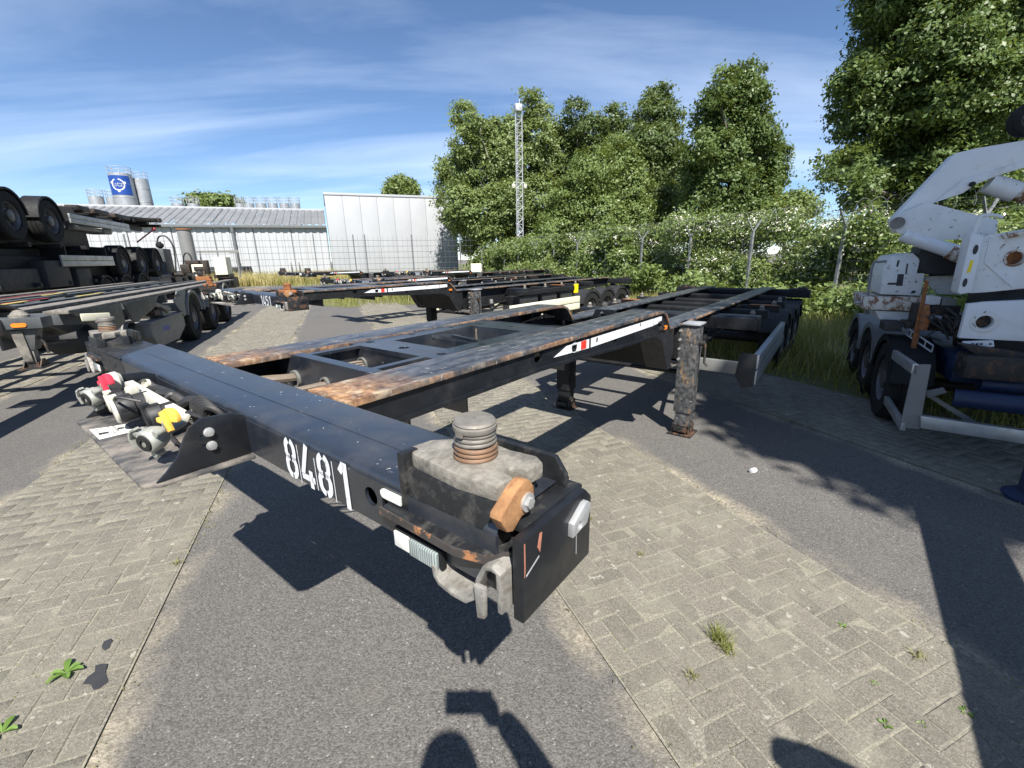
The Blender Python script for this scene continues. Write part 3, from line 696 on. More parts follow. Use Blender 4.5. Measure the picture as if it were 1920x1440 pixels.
    # bent clip at the bottom
    m = MB(); pts = [(1.05, .93), (1.054, .912), (1.062, .903), (1.09, .898), (1.118, .9), (1.134, .914), (1.148, .955), (1.16, .978), (1.172, .982), (1.184, .978), (1.186, .915)]
    m.ribbon([(X(t), .004, z) for t, z in pts], .05, .008, (0, 1, 0)); part('retaining_clip', m, 'dirty_zinc', root, .0015)
    m = MB(); m.prism([(X(1.146), .95), (X(1.166), .952), (X(1.164), .9), (X(1.15), .895)], -.03, -.022, 'xz'); part('clip_tongue', m, 'dirty_zinc', root, .002)
    # front marker lamp on a rubber bracket
    if lens:
        m = MB(); bx(m, .945, 1.062, -.012, .0, .918, .955); la = part('marker_lamp', m, 'black_matte', root, .004)
        m = MB(); bx(m, .95, .988, -.0165, -.012, .922, .951); part('lamp_reflector', m, 'sticker', la, .002)
        m = MB(); bx(m, .99, 1.057, -.0185, -.012, .921, .952); part('lamp_lens', m, 'lens_clear', la, .003)
        m = MB(); bx(m, 1.016, 1.05, -.0195, -.0185, .924, .949); part('lamp_bulb_window', m, 'lens_clear', la, .0)
        m = MB(); bx(m, .96, 1.03, -.002, .012, .945, .972); m.cyl((X(.975), -.006, .962), (X(.975), .0, .962), .007, n=8); part('lamp_bracket', m, 'black_matte', root, .003)
    return ho

def gladhand(root, x, y, z, capmat, ang, name, sgn=1):
    """coupling head (ring face, ears) with a coloured cap standing behind it; faces -y"""
    o = bpy.data.objects.new(name, None); col.objects.link(o); o.parent = root; o.location = (x, y, z); o.scale = (.8,) * 3; o.rotation_euler = (math.radians(8), 0, math.radians(ang)); o.empty_display_size = .05
    m = MB(); m.lathe([(.012, -.026), (.03, -.026), (.036, -.018), (.036, .01), (.026, .03), (.014, .035)], (0, 0, 0), (0, 1, 0), 22)
    for a in (35, 155, 270):
        ex, ez = .046 * math.cos(math.radians(a)), .046 * math.sin(math.radians(a)); m.cyl((ex, -.016, ez), (ex, .012, ez), .011, n=10); m.cyl((ex * .6, -.004, ez * .6), (ex * 1.05, -.004, ez * 1.05), .008, n=6)
    m.ribbon([(-.055 * sgn, -.012, .028), (-.068 * sgn, -.012, 0), (-.06 * sgn, -.012, -.03)], .02, .007, (0, 1, 0))
    m.ribbon([(-.03 * sgn, -.012, .038), (-.055 * sgn, -.012, .028)], .016, .007, (0, 1, 0))
    part('coupling_body', m, 'cast_zinc', o, .002)
    m = MB(); m.lathe([(.011, -.031), (.024, -.031), (.026, -.026), (.011, -.02)], (0, 0, 0), (0, 1, 0), 22, False); part('seal_ring', m, 'rubber', o)
    m = MB(); m.lathe([(.001, -.021), (.012, -.021)], (0, 0, 0), (0, 1, 0), 16, False); part('coupling_bore', m, 'ink', o)
    # lever cap: half disc with rib
    c = MB(); pr = [(x_, z_) for x_, z_ in arc(0, 0, .042, -10, 200, 12)]; capobj_scale = .8
    c.prism(pr, .028, .046, 'xz'); c.prism([(-.05, -.012), (-.02, -.018), (-.024, .012), (-.052, .004)], .02, .05, 'xz'); c.box(-.008, .008, .01, .028, -.045, .035, Matrix.Rotation(math.radians(-28), 4, 'Y'))
    cap = part('coupling_cap', c, capmat, o, .003); cap.location = (.034 * sgn, .015, .052); cap.rotation_euler = (math.radians(-14), 0, 0); cap.scale = (capobj_scale,) * 3
    m = MB(); m.cyl((.012 * sgn, .03, .0), (.03 * sgn, .028, .045), .008, n=8); m.cyl((0, .03, 0), (0, .1, .004), .012, n=10); part('coupling_stem', m, 'cast_zinc', o)
    return o

def socket(root, x, y, z, r, face, L=.07, name='electric_socket'):
    o = bpy.data.objects.new(name, None); col.objects.link(o); o.parent = root; o.location = (x, y, z); o.rotation_euler = (math.radians(6), 0, math.radians(-4)); o.empty_display_size = .05
    m = MB(); m.lathe([(r * .82, L), (r * .82, L * .55), (r, L * .5), (r, .004), (r * .94, 0), (r * .3, 0)], (0, 0, 0), (0, 1, 0), 22)
    for k in range(6):
        a = math.radians(60 * k + 10); m.box(r * .96 * math.cos(a) - .004, r * .96 * math.cos(a) + .004, .006, L * .5, r * .96 * math.sin(a) - .004, r * .96 * math.sin(a) + .004)
    part('socket_body', m, 'dark_plastic', o, 0)
    m = MB(); m.lathe([(.001, -.008), (r * .8, -.008), (r * .9, -.004), (r * .9, .001)], (0, 0, 0), (0, 1, 0), 22, False); m.box(-.012, .012, -.006, .012, r * .86, r * 1.12); part('socket_lid', m, face, o)
    m = MB(); m.lathe([(r * .6, L), (r * .62, L + .02), (r * .4, L + .026), (r * .4, L + .05)], (0, 0, 0), (0, 1, 0), 16); part('socket_gland', m, 'black_matte', o)
    return o

def make_trailer(number, label, loc, yaw, scale=1., rusty=False, detail=2, group='gooseneck container trailers parked in a row', dz=0., legs_down=True):
    root = thing('container_trailer', label, 'trailer', (loc[0], loc[1], dz), -yaw, group, scale)
    bpaint = 'black_paint' if not rusty else 'black_matte'
    # --- front beam: rounded folded profile, left end cut on the slant, face plate with holes
    prof = [(.004, .932)] + [(.198, .932)] + [(.198 - .014 + .014 * math.cos(a), 1.035 - .014 + .014 * math.sin(a)) for a in np.linspace(0, math.pi / 2, 5)] + [(.02 - .018 * math.sin(a), 1.035 - .018 + .018 * math.cos(a)) for a in np.linspace(0, math.pi / 2, 6)] + [(.002, 1.0)]
    m = MB(); N = len(prof)
    xl = lambda s: -.815 - 1.18 * s
    for s, z in prof: m.v.append((xl(s), s, z))
    for s, z in prof: m.v.append((1.165, s, z))
    m.f += [(i, i + 1, N + i + 1, N + i) for i in range(N - 1)]
    m.f.append(tuple(range(N))[::-1])
    part('front_beam', m, 'beam_paint', root)
    m = MB(); hl = [circ(.871, .981, .0185, 18)[::-1], [(.902, .962), (.93, .966), (.926, .987), (.905, .99)][::-1], circ(-.6, .981, .0185, 14)[::-1]]
    m.prism([(-.815, .93), (1.165, .93), (1.165, 1.018), (-.815, 1.018)], -.001, .006, 'xz', holes=hl)
    part('beam_face_plate', m, 'beam_paint', root)
    m = MB(); m.box(xl(0) - .02, 1.1, .085, .088, 1.035, 1.0362); part('beam_seam', m, 'beam_paint', root)
    m = MB(); m.box(.86, .935, .05, .09, .945, .985); m.tube(curve3([(.84, .05, .97), (.87, .03, .978), (.9, .05, .97), (.93, .04, .965)]), .006, 6); part('cable_bundle', m, 'hose_black', root)
    # --- left end of the beam: low dark box with openings
    m = MB(); m.prism([(-1.42, .94), (-.79, .932), (-.79, 1.0), (-.83, 1.026), (-1.42, 1.012)], -.002, .006, 'xz', holes=[circ(-1.2, .985, .016, 12)[::-1], circ(-.93, .975, .014, 12)[::-1]]); m.box(-1.42, -.82, .006, .19, .936, .944)
    m.prism([(-1.42, .94), (-.8, .932), (-1.02, 1.026), (-1.42, 1.012)], .18, .19, 'xz'); part('beam_end', m, 'black_scuffed', root)
    m = MB(); m.prism([(-1.42, -.002), (-.815, -.002), (-1.03, .185), (-1.42, .185)], 1.014, 1.0265, 'xy'); part('beam_end_cover', m, 'black_scuffed', root, .003)
    lock_corner(root, 1, rusty, detail > 0); lock_corner(root, -1, rusty, detail > 0)
    # --- number
    m = MB(); x = .552
    widths = {'1': .034}
    for i, ch in enumerate(number):
        stencil(m, ch, x + (.004 if ch == '1' else 0), .926, .052, .099, .0145, -.0022); x += .0685
        if i < len(number) - 1: m.box(x - .0095, x - .0075, -.0023, -.0021, .93 if i % 2 else .926, 1.016 - .012 * (i % 2))
    nm = part('number', m, 'number_white', root, smooth=False)
    # --- coupling shelf
    m = MB(); P = [(-.365, -.2), (-.35, -.222), (.34, -.222), (.366, -.19), (.38, .0), (-.38, .0)]
    m.prism(P, .918, .928, 'xy'); sh = part('coupling_shelf', m, 'dusty_plate', root, .003)
    m = MB(); S_ = [(.0, 1.03), (-.03, 1.044), (-.09, 1.048), (-.118, 1.034), (-.136, 1.004), (-.15, .974), (-.178, .945), (-.198, .929), (.0, .929)]
    for sg in (-1, 1):
        m = MB(); m.prism(S_, *sorted((sg * .352, sg * .36)), 'yz', holes=[[(-.1, .978), (-.076, .978), (-.076, .986), (-.1, .986)][::-1], [(-.1, 1.004), (-.076, 1.004), (-.076, 1.012), (-.1, 1.012)][::-1]]); sp_ = part('shelf_side_plate', m, 'black_paint', root, .0015)
        for z in (.978, 1.012):
            m = MB(); m.cyl((sg * .359, -.082, z), (sg * .37, -.082, z), .0095, n=6); m.cyl((sg * .358, -.082, z), (sg * .362, -.082, z), .0115, n=14); part('bolt', m, 'silver_bolt', sp_, .001)
    m = MB(); m.add([(-.21, -.214, .9288), (-.084, -.214, .9288), (-.084, -.138, .9288), (-.18, -.138, .9288)], [(0, 1, 2, 3)]); st = part('warning_sticker', m, 'sticker', sh, smooth=False)
    m = MB()
    for a, b, c, d in ((-.2, -.088, -.176, -.1745), (-.118, -.1165, -.214, -.138)): m.box(a, b, c, d, .9289, .9291)
    for k in range(5): m.box(-.195 + k * .015, -.187 + k * .015, -.167, -.162, .9289, .9291); m.box(-.195 + k * .015, -.188 + k * .015, -.205, -.2, .9289, .9291)
    m.add([(-.16, -.158, .9291), (-.14, -.166, .9291), (-.135, -.15, .9291), (-.15, -.146, .9291)], [(0, 1, 2, 3)]); m.add([(-.15, -.203, .9291), (-.128, -.207, .9291), (-.124, -.187, .9291), (-.142, -.182, .9291)], [(0, 1, 2, 3)])
    part('sticker_print', m, 'ink', st, smooth=False)
    if detail > 0:
        m = MB(); m.hexa([(-.28, -.1, 1.01), (-.28, -.092, 1.01), (.2, -.08, .995), (.2, -.088, .995)], [(-.28, -.098, 1.036), (-.28, -.076, 1.038), (.2, -.064, 1.02), (.2, -.086, 1.018)]); cb = part('coupling_bracket', m, 'white_plastic', root, .003)
        gladhand(root, -.315, -.17, 1.0, 'red_plastic' if not rusty else 'white_plastic', 18, 'brake_coupling', 1)
        gladhand(root, .262, -.165, 1.0, 'yellow_plastic' if not rusty else 'black_matte', 22, 'brake_coupling', 1)
        m = MB(); m.lathe([(.001, -.008), (.025, -.008), (.03, -.003), (.03, .02), (.02, .03)], (-.345, -.12, 1.03), (0, 1, .1), 20, False); part('coupling_cover', m, 'white_plastic', root)
        m = MB(); m.lathe([(.001, 0), (.02, 0), (.02, .01)], (-.24, -.05, 1.02), (.2, -1, .3), 16, False); part('coupling_cover', m, 'white_plastic', root)
        socket(root, -.222, -.152, .992, .033, 'white_plastic'); socket(root, -.118, -.158, .99, .041, 'white_plastic', .08); socket(root, .055, -.125, .993, .036, 'black_matte', .06)
        m = MB(); m.box(-.15, -.118, -.125, -.095, 1.026, 1.048); part('junction_box', m, 'white_plastic', root, .006)
        m = MB()
        for k, (a, b, c) in enumerate([((-.22, -.08, 1.0), (-.15, -.045, 1.02), (-.06, -.012, .985)), ((-.12, -.07, 1.005), (-.03, -.05, 1.03), (.06, -.01, .975)), ((.06, -.06, 1.0), (.11, -.03, 1.03), (.18, -.006, .97))]):
            m.tube(curve3([a, b, c]), .0135, 8)
        for k in range(5): m.tube(curve3([(.17 + .016 * k, -.05, .96), (.165 + .02 * k, -.05, 1.035), (.19 + .02 * k, -.03, 1.048 - .004 * k), (.21 + .018 * k, -.012, .99), (.2 + .018 * k, -.006, .95)]), .0075, 6)
        m.tube(curve3([(.18, -.07, 1.02), (.24, -.05, 1.012), (.3, -.008, .995)]), .006, 6); m.tube(curve3([(.2, -.06, .99), (.28, -.04, .98), (.33, -.004, .96)]), .007, 6)
        for k in range(6): m.tube(curve3([(-.3 + .09 * k, -.075, .99), (-.28 + .09 * k, -.05, 1.03 - .006 * (k % 3)), (-.26 + .085 * k, -.02, 1.0), (-.25 + .085 * k, -.002, .965)]), .006 + .002 * (k % 2), 6)
        m.tube(curve3([(-.3, -.15, .97), (-.2, -.1, .945), (0, -.09, .94), (.2, -.11, .95)]), .006, 6); m.tube(curve3([(-.08, -.16, 1.03), (-.04, -.16, 1.045), (.0, -.12, 1.03)]), .004, 6)
        part('air_hose', m, 'hose_black', root)
        for x_ in (-.25, -.1, .03, .14):
            m = MB(); m.cyl((x_, -.1, 1.015), (x_, -.106, 1.013), .006, n=6); part('bolt', m, 'silver_bolt', root)
    # --- gooseneck rails
    for sg in (-1, 1):
        a, b = sorted((sg * .289, sg * .495))
        top = [(.197, 1.035), (2.5, 1.035), (2.585, 1.028), (2.64, 1.005), (2.69, .96), (2.735, .905)]
        m = MB(); thk = .02; low = [(s - (0.014 if i > 2 else 0), z - (.02 if i < 3 else .014)) for i, (s, z) in enumerate(top)]
        m.prism(top + low[::-1], a, b, 'yz'); part('rail_flange', m, 'worn_rail', root, .003)
        wa, wb = sorted((sg * .472, sg * .481))
        web = [(.2, 1.016), (2.5, 1.016), (2.58, 1.008), (2.63, .987), (2.68, .945), (2.73, .89), (2.86, .89), (2.87, .7), (2.83, .61), (2.75, .6), (2.66, .72), (2.6, .82), (2.5, .872), (2.36, .887), (1.9, .9), (1.4, .928), (1.1, .938), (.2, .938)]
        hl = [circ(1.1, .985, .03, 16, .024)[::-1], circ(1.4, .978, .024, 14)[::-1], circ(1.63, .978, .009, 10, .014)[::-1], circ(2.2, .983, .008, 8, .011)[::-1], circ(2.55, .94, .022, 12)[::-1], circ(1.86, .995 - .06, .018, 10)[::-1]]
        m = MB(); m.prism(web, wa, wb, 'yz', holes=hl); part('rail_web', m, bpaint, root)
        lowl = [(.2, .938), (1.1, .938), (1.4, .928), (1.9, .9), (2.36, .887), (2.5, .872), (2.6, .82), (2.66, .72), (2.75, .6), (2.83, .61)]
        m = MB(); m.prism(lowl + [(s, z - .014) for s, z in lowl[::-1]], *sorted((sg * .33, sg * .492)), 'yz'); part('rail_bottom_flange', m, bpaint, root)
        for s in (.95, 1.9, 2.3):
            m = MB(); m.box(*sorted((sg * .4, sg * .47)), s, s + .008, .93 if s < 1.5 else .9, 1.014); part('web_stiffener', m, bpaint, root)
        # reflective strip on the outer web
        xo = sg * .4825; m = MB()
        for P in ([(1.22, .962), (1.545, .95), (1.545, .996), (1.33, .996)], [(1.565, .95), (2.42, .95), (2.42, .996), (1.565, .996)], [(2.428, .952), (2.57, .956), (2.57, .996), (2.428, .996)]):
            hs = [circ(1.4, .978, .026, 14)[::-1]] if P[0][0] < 1.3 else ([circ(1.63, .978, .01, 10, .015)[::-1], circ(2.2, .983, .009, 8, .012)[::-1]] if P[0][0] < 2 else [])
            m.prism(P, *sorted((xo, xo + sg * .0012)), 'yz', holes=hs)
        rs = part('reflective_strip', m, 'number_white', root)
        m = MB(); m.box(*sorted((xo + sg * .0013, xo + sg * .0026)), 1.462, 1.515, .955, .996); part('red_reflector', m, 'red_tape', rs)
        m = MB(); m.box(*sorted((xo + sg * .0, xo + sg * .02)), 2.6, 2.645, .9, .925); part('side_marker_lamp', m, 'amber', root, .003)
        if sg == 1 and detail > 1:
            m = MB(); m.tube(curve3([(xo + .004, 2.5, .955), (xo + .012, 2.55, .965), (xo + .012, 2.56, .93), (xo + .015, 2.6, .915)]), .006, 6); m.box(xo, xo + .014, 2.53, 2.6, .905, .93); part('lamp_cable', m, 'hose_black', root)
    # --- frame between the gooseneck rails
    m = MB(); m.prism([(-.437, .84), (.437, .84), (.437, 1.014), (.29, 1.014), (.27, 1.03), (-.27, 1.03), (-.29, 1.014), (-.437, 1.014)], .43, .442, 'xz', holes=[circ(-.26, .93, .032, 18)[::-1], circ(-.03, .945, .024, 18)[::-1], circ(.2, .93, .03, 18)[::-1]])
    m.box(-.27, .27, .4415, .475, 1.02, 1.0302); part('cross_member', m, 'beam_paint', root)
    for x_, z_, r_ in ((-.26, .93, .032), (-.03, .945, .024), (.2, .93, .03)):
        m = MB(); half_ring(m, .418, x_, z_, r_ * .88, r_ * 1.14, .012); part('grommet', m, 'dark_ring', root)
    for sg in (-1, 1):
        m = MB(); a, b = sorted((sg * .2, sg * .232)); m.box(a, b, .475, .70, 1.018, 1.03); a2, b2 = sorted((sg * .228, sg * .236)); m.box(a2, b2, .475, .7, .86, 1.018); part('long_member', m, 'beam_paint', root)
    hl = [circ(-.232, .775, .02, 16)[::-1], circ(.008, .775, .024, 16)[::-1], circ(.24, .775, .02, 16)[::-1]]
    m = MB(); m.prism([(-.284, .70), (.284, .70), (.284, .862), (-.284, .862)], 1.02, 1.03, 'xy', holes=hl)
    m.prism([(-.437, .84), (.437, .84), (.437, 1.012), (-.437, 1.012)], .70, .708, 'xz', holes=[circ(-.19, .945, .03, 18)[::-1], circ(.2, .945, .03, 18)[::-1]]); m.box(-.27, .27, .7, .708, 1.0, 1.02); part('frame_plate', m, 'beam_paint', root)
    for x_ in (-.19, .2):
        m = MB(); half_ring(m, .689, x_, .945, .027, .034, .01); part('grommet', m, 'dark_ring', root)
    for sg in (-1, 1):
        m = MB(); P = [(sg * .178, .862), (sg * .284, .862), (sg * .284, 1.40), (sg * .178, 1.40)]; P = P if sg == 1 else P[::-1]
        m.prism(P, 1.019, 1.029, 'xy', holes=[circ(sg * .236, 1.023, .016, 14)[::-1 if sg == 1 else 1], circ(sg * .236, 1.3, .016, 14)[::-1 if sg == 1 else 1]])
        m.box(*sorted((sg * .174, sg * .18)), .862, 1.40, .9, 1.029); part('frame_strip', m, 'beam_paint', root)
    m = MB(); m.prism([(-.178, 1.095), (-.1, 1.165), (.178, 1.105), (.178, 1.12), (-.095, 1.185), (-.178, 1.112)], 1.005, 1.02, 'xy'); m.prism([(-.178, .88), (.178, .88), (.178, 1.005), (-.178, 1.005)], 1.11, 1.118, 'xz', holes=[circ(.085, .955, .03, 16)[::-1]]); part('v_brace', m, 'beam_paint', root)
    for y_, x_, z_, r_ in ((1.1, .085, .955, .026), (1.378, .06, .965, .022)):
        m = MB(); half_ring(m, y_, x_, z_, r_, r_ * 1.3, .01); part('grommet', m, 'dark_ring', root)
    m = MB(); m.prism([(-.284, 1.4), (.284, 1.4), (.284, 1.6), (-.284, 1.6)], 1.02, 1.03, 'xy', holes=[circ(-.2, 1.48, .018, 14)[::-1], circ(.02, 1.5, .02, 14, .014)[::-1]]); m.prism([(-.437, .86), (.437, .86), (.437, 1.012), (.284, 1.02), (-.284, 1.02), (-.437, 1.012)], 1.388, 1.396, 'xz', holes=[circ(.06, .965, .024, 14)[::-1]]); m.box(-.284, .284, 1.597, 1.604, .87, 1.033)
    part('rear_frame_plate', m, 'beam_paint', root)
    if detail > 0:
        m = MB(); m.tube(curve3([(-.36, .18, .93), (-.3, .3, .945), (-.26, .4, .94), (-.25, .5, .935)]), .017, 8); m.tube(curve3([(-.2, .18, .92), (-.1, .3, .93), (-.03, .42, .945), (0, .5, .94)]), .011, 8); part('cable_conduit', m, 'hose_tan', root)
        m = MB()
        for k in range(3): m.tube(curve3([(-.26, .5, .92 + .012 * k), (-.22, .6, .935 + .01 * k), (-.19, .69, .94 + .01 * k), (-.16, .76, .94)]), .0065, 6)
        for k in range(4): m.tube(curve3([(-.3 + .05 * k, .2, .885), (-.2 + .05 * k, .29, .905), (-.06 + .03 * k, .36, .9 + .01 * k), (.05, .42, .88)]), .005, 6)
        for k in range(3): m.tube(curve3([(-.05, .98, .935 + .01 * k), (.03, 1.06, .95 + .008 * k), (.085, 1.12, .95 + .008 * k)]), .006, 6)
        m.tube(curve3([(-.05, 1.3, .96), (.06, 1.38, .965)]), .008, 6); m.cyl((-.08, 1.33, .9), (-.08, 1.33, 1.03), .005, n=6)
        for k in range(3): m.tube(curve3([(-.42, 2.2 + .1 * k, .93), (-.4, 2.35 + .07 * k, .95 + .008 * k), (-.42, 2.5, .955 - .01 * k), (-.4, 2.62, .93)]), .005, 6)
        part('hose', m, 'hose_tan', root)
    # --- throat where the neck drops to the main frame
    m = MB(); lowt = [(2.36, .886), (2.5, .871), (2.6, .819), (2.66, .719), (2.75, .599)]
    m.prism(lowt + [(s, z + .012) for s, z in lowt[::-1]], -.325, .325, 'yz'); part('throat_plate', m, 'black_matte', root)
    # --- main frame
    for sg in (-1, 1):
        m = MB(); a, b = sorted((sg * .325, sg * .5)); m.box(a, b, 2.74, 7.35, .884, .9); part('main_rail_flange', m, 'worn_rail' if detail > 0 else 'black_matte', root, .002)
        m = MB(); wa, wb = sorted((sg * .408, sg * .418)); m.prism([(2.86, .884), (7.35, .884), (7.35, .74), (4.3, .68), (2.95, .6), (2.87, .62)], wa, wb, 'yz', holes=[circ(3.3, .8, .018, 10)[::-1], circ(3.0, .7, .012, 8)[::-1]]); part('main_rail_web', m, bpaint, root)
        m = MB(); m.prism([(2.95, .6), (4.3, .68), (7.35, .74), (7.35, .726), (4.3, .666), (2.95, .586)], *sorted((sg * .335, sg * .49)), 'yz'); part('main_rail_bottom', m, bpaint, root)
    m = MB(); m.box(-.408, .408, 2.8, 2.812, .62, .875); part('neck_bulkhead', m, bpaint, root)
    m = MB(); m.prism([(-.30, .87), (-.02, .87), (-.08, .955), (-.26, .955)], 3.05, 3.06, 'xz', holes=[circ(-.2, .915, .022, 12)[::-1], circ(-.1, .91, .014, 10)[::-1]]); m.box(-.3, -.02, 3.06, 3.2, .862, .872); part('gusset', m, bpaint, root)
    for k, (s, w_, hw, zt, zb) in enumerate([(3.88, .17, .86, .862, .745), (4.5, .1, .84, .855, .77), (4.95, .08, .88, .858, .79), (5.42, .08, .87, .86, .79), (6.05, .09, .8, .87, .8)]):
        m = MB(); m.prism([(s, zb), (s + w_, zb), (s + w_, zt), (s + .015, zt), (s, zt - .012)], -hw, hw, 'yz'); cm = part('cross_beam', m, 'black_paint' if k == 0 else 'black_matte', root, .003)
        if k < 4:
            for sg in (-1, 1):
                m = MB(); m.lathe([(.03, zt - .03), (.03, zt + .005), (.018, zt + .012), (.022, zt + .03), (.012, zt + .05), (.001, zt + .05)], (sg * (hw - .06), s + w_ * .5, 0), (0, 0, 1), 14, False); part('twistlock', m, 'worn_steel', cm)
        if k == 2:
            m = MB(); m.box(.6, .86, s - .004, s + w_ + .004, zt, zt + .006); m.box(-.86, -.6, s - .004, s + w_ + .004, zt, zt + .006); part('wear_pad', m, 'rust', cm)
    m = MB(); m.box(-.95, .95, 7.3, 7.52, .76, .865); m.box(-.45, .45, 6.8, 6.85, .84, .888); part('rear_bolster', m, 'black_matte', root, .004)
    m = MB()
    for sg in (-1, 1): m.box(sg * .8 - .12, sg * .8 + .12, 7.33, 7.49, .865, .885); m.box(sg * .84 - .05, sg * .84 + .05, 7.36, 7.46, .885, .905)
    part('rear_lock', m, 'black_rusty', root, .004)
    m = MB(); m.box(-.85, .85, 7.62, 7.68, .5, .58); m.box(-.5, -.42, 7.52, 7.62, .52, .8); m.box(.42, .5, 7.52, 7.62, .52, .8); m.box(-.85, -.6, 7.6, 7.62, .62, .72); m.box(.6, .85, 7.6, 7.62, .62, .72); part('rear_underrun_bar', m, 'black_matte', root, .004)
    # spring hangers, axles, tanks
    for s in (6.0, 6.62, 7.24):
        m = MB(); m.cyl((-.62, s, .34), (.62, s, .34), .06, n=14); part('axle', m, 'black_matte', root)
        for sg in (-1, 1):
            m = MB(); m.lathe([(.09, 0), (.105, .03), (.1, .1), (.09, .16), (.05, .18)], (sg * .43, s + .16, .5), (0, 0, 1), 14); m.box(sg * .43 - .04, sg * .43 + .04, s - .34, s + .2, .44, .49); m.box(sg * .43 - .03, sg * .43 + .03, s - .38, s - .28, .46, .7); part('suspension', m, 'black_matte', root)
            wheel(root, sg * .735, s, .34, .34, sg, .24)
            mudguard(root, *sorted((sg * .6, sg * .875)), s, .34, .385, 'dark_plastic', 20, 160)
    m = MB(); m.lathe([(.001, -.36), (.09, -.35), (.115, -.3), (.115, .3), (.09, .35), (.001, .36)], (-.05, 4.75, .56), (1, 0, 0), 18, False); part('air_tank', m, 'dark_plastic', root)
    m = MB(); m.box(-.75, -.5, 4.1, 4.6, .42, .68); part('tool_box', m, 'dark_plastic', root, .01)
    if rusty:
        for a_, b_, zb_ in ((3.75, 4.25, .42), (4.35, 4.8, .36), (4.9, 5.3, .4)):
            m = MB(); m.prism([(a_, .74), (b_, .74), (b_ - .03, zb_), (a_ + .1, zb_)], .55, .86, 'yz'); part('side_box', m, 'dark_plastic', root, .01)
        m = MB(); m.box(.8, .9, 3.7, 5.3, .76, .83); part('side_rail', m, 'black_matte', root, .005)
        m = MB(); m.box(.88, .9, 5.3, 5.42, .7, .86); part('warning_board', m, 'yellow_sign', root)
    # --- landing legs
    for sg in (-1, 1):
        base = 0. if legs_down else .14
        m = MB(); m.box(*sorted((sg * .48, sg * .615)), 3.0, 3.13, base + .19, .885); lg = part('landing_leg', m, 'leg_paint' if sg == 1 else 'black_matte', root, .006)
        m = MB(); m.box(*sorted((sg * .468, sg * .628)), 2.985, 3.145, .885, .9); part('leg_cap', m, 'galvanised' if sg == 1 else 'black_matte', lg, .004)
        m = MB(); m.box(*sorted((sg * .493, sg * .603)), 3.012, 3.118, base + .075, base + .24); part('inner_leg', m, 'leg_paint' if sg == 1 else 'black_matte', lg, .004)
        m = MB(); m.box(*sorted((sg * .455, sg * .64)), 2.97, 3.16, base + .002, base + .014)
        for dx_ in (-.062, .062): m.prism([(3.0, base + .014), (3.13, base + .014), (3.125, base + .09), (3.065, base + .12), (3.005, base + .09)], sg * .548 + dx_ - .006, sg * .548 + dx_ + .006, 'yz')
        m.cyl((sg * .548 - .075, 3.065, base + .08), (sg * .548 + .075, 3.065, base + .08), .018, n=10); m.box(sg * .548 - .05, sg * .548 + .05, 2.99, 3.14, base + .03, base + .07)
        part('leg_foot', m, 'black_rusty', lg, .002)
        m = MB(); m.box(*sorted((sg * .418, sg * .48)), 2.99, 3.14, .62, .88)
        part('leg_mount', m, 'black_matte', lg, .003)
        for z_ in (.84, .77, .7, .62):
            m = MB(); m.cyl((sg * .487, 3.0, z_), (sg * .487, 2.986, z_), .01, n=8); part('bolt', m, 'silver_bolt', lg)
    m = MB(); m.cyl((-.48, 3.07, .5), (.48, 3.07, .5), .018, n=10); m.cyl((.54, 3.13, .45), (.42, 4.0, .68), .02, n=8); m.cyl((-.54, 3.13, .45), (-.42, 4.0, .68), .02, n=8); part('leg_brace', m, 'black_matte', root)
    m = MB(); m.cyl((.615, 3.05, .75), (.66, 3.05, .75), .022, n=10); m.tube([(.64, 3.05, .75), (.66, 3.05, .75), (.665, 3.05, .6), (.69, 3.05, .58)], .009, 6); part('crank_handle', m, 'black_rusty', root)
    # --- side guards
    for sg in (-1, 1):
        f0, f1 = (sg * .955, 3.4), (sg * .87, 5.5)
        dx_, dy_ = f1[0] - f0[0], f1[1] - f0[1]; l = math.hypot(dx_, dy_); nx_, ny_ = dy_ / l * .022 * sg, -dx_ / l * .022 * sg
        m = MB()
        for z0, z1 in ((.395, .505), (.52, .63)):
            q = lambda p, s_: (p[0] + nx_ * s_, p[1] + ny_ * s_)
            P4 = [q(f0, -1), q(f0, 1), q(f1, 1), q(f1, -1)]; m.hexa([(a, b, z0) for a, b in P4], [(a, b, z1) for a, b in P4])
        part('side_guard', m, 'cream_paint' if rusty else 'aluminium', root, .004)
        m = MB(); xp = sg * .945; m.prism([(xp - sg * .1, .64), (xp + sg * .02, .64), (xp + sg * .02, .385), (xp - sg * .06, .36), (xp - sg * .12, .45)], 3.375, 3.392, 'xz'); part('guard_end_plate', m, 'dark_plastic', root, .002)
        m = MB(); m.box(*sorted((sg * .42, sg * .9)), 3.52, 3.57, .43, .53); m.prism([(sg * .42, .53), (sg * .47, .53), (sg * .44, .7), (sg * .4, .7)], 3.52, 3.57, 'xz'); part('guard_arm', m, 'pale_grey', root, .003)
    m = MB(); m.box(-.42, .42, 3.525, 3.565, .45, .53); part('guard_cross_bar', m, 'pale_grey', root, .003)
    return root

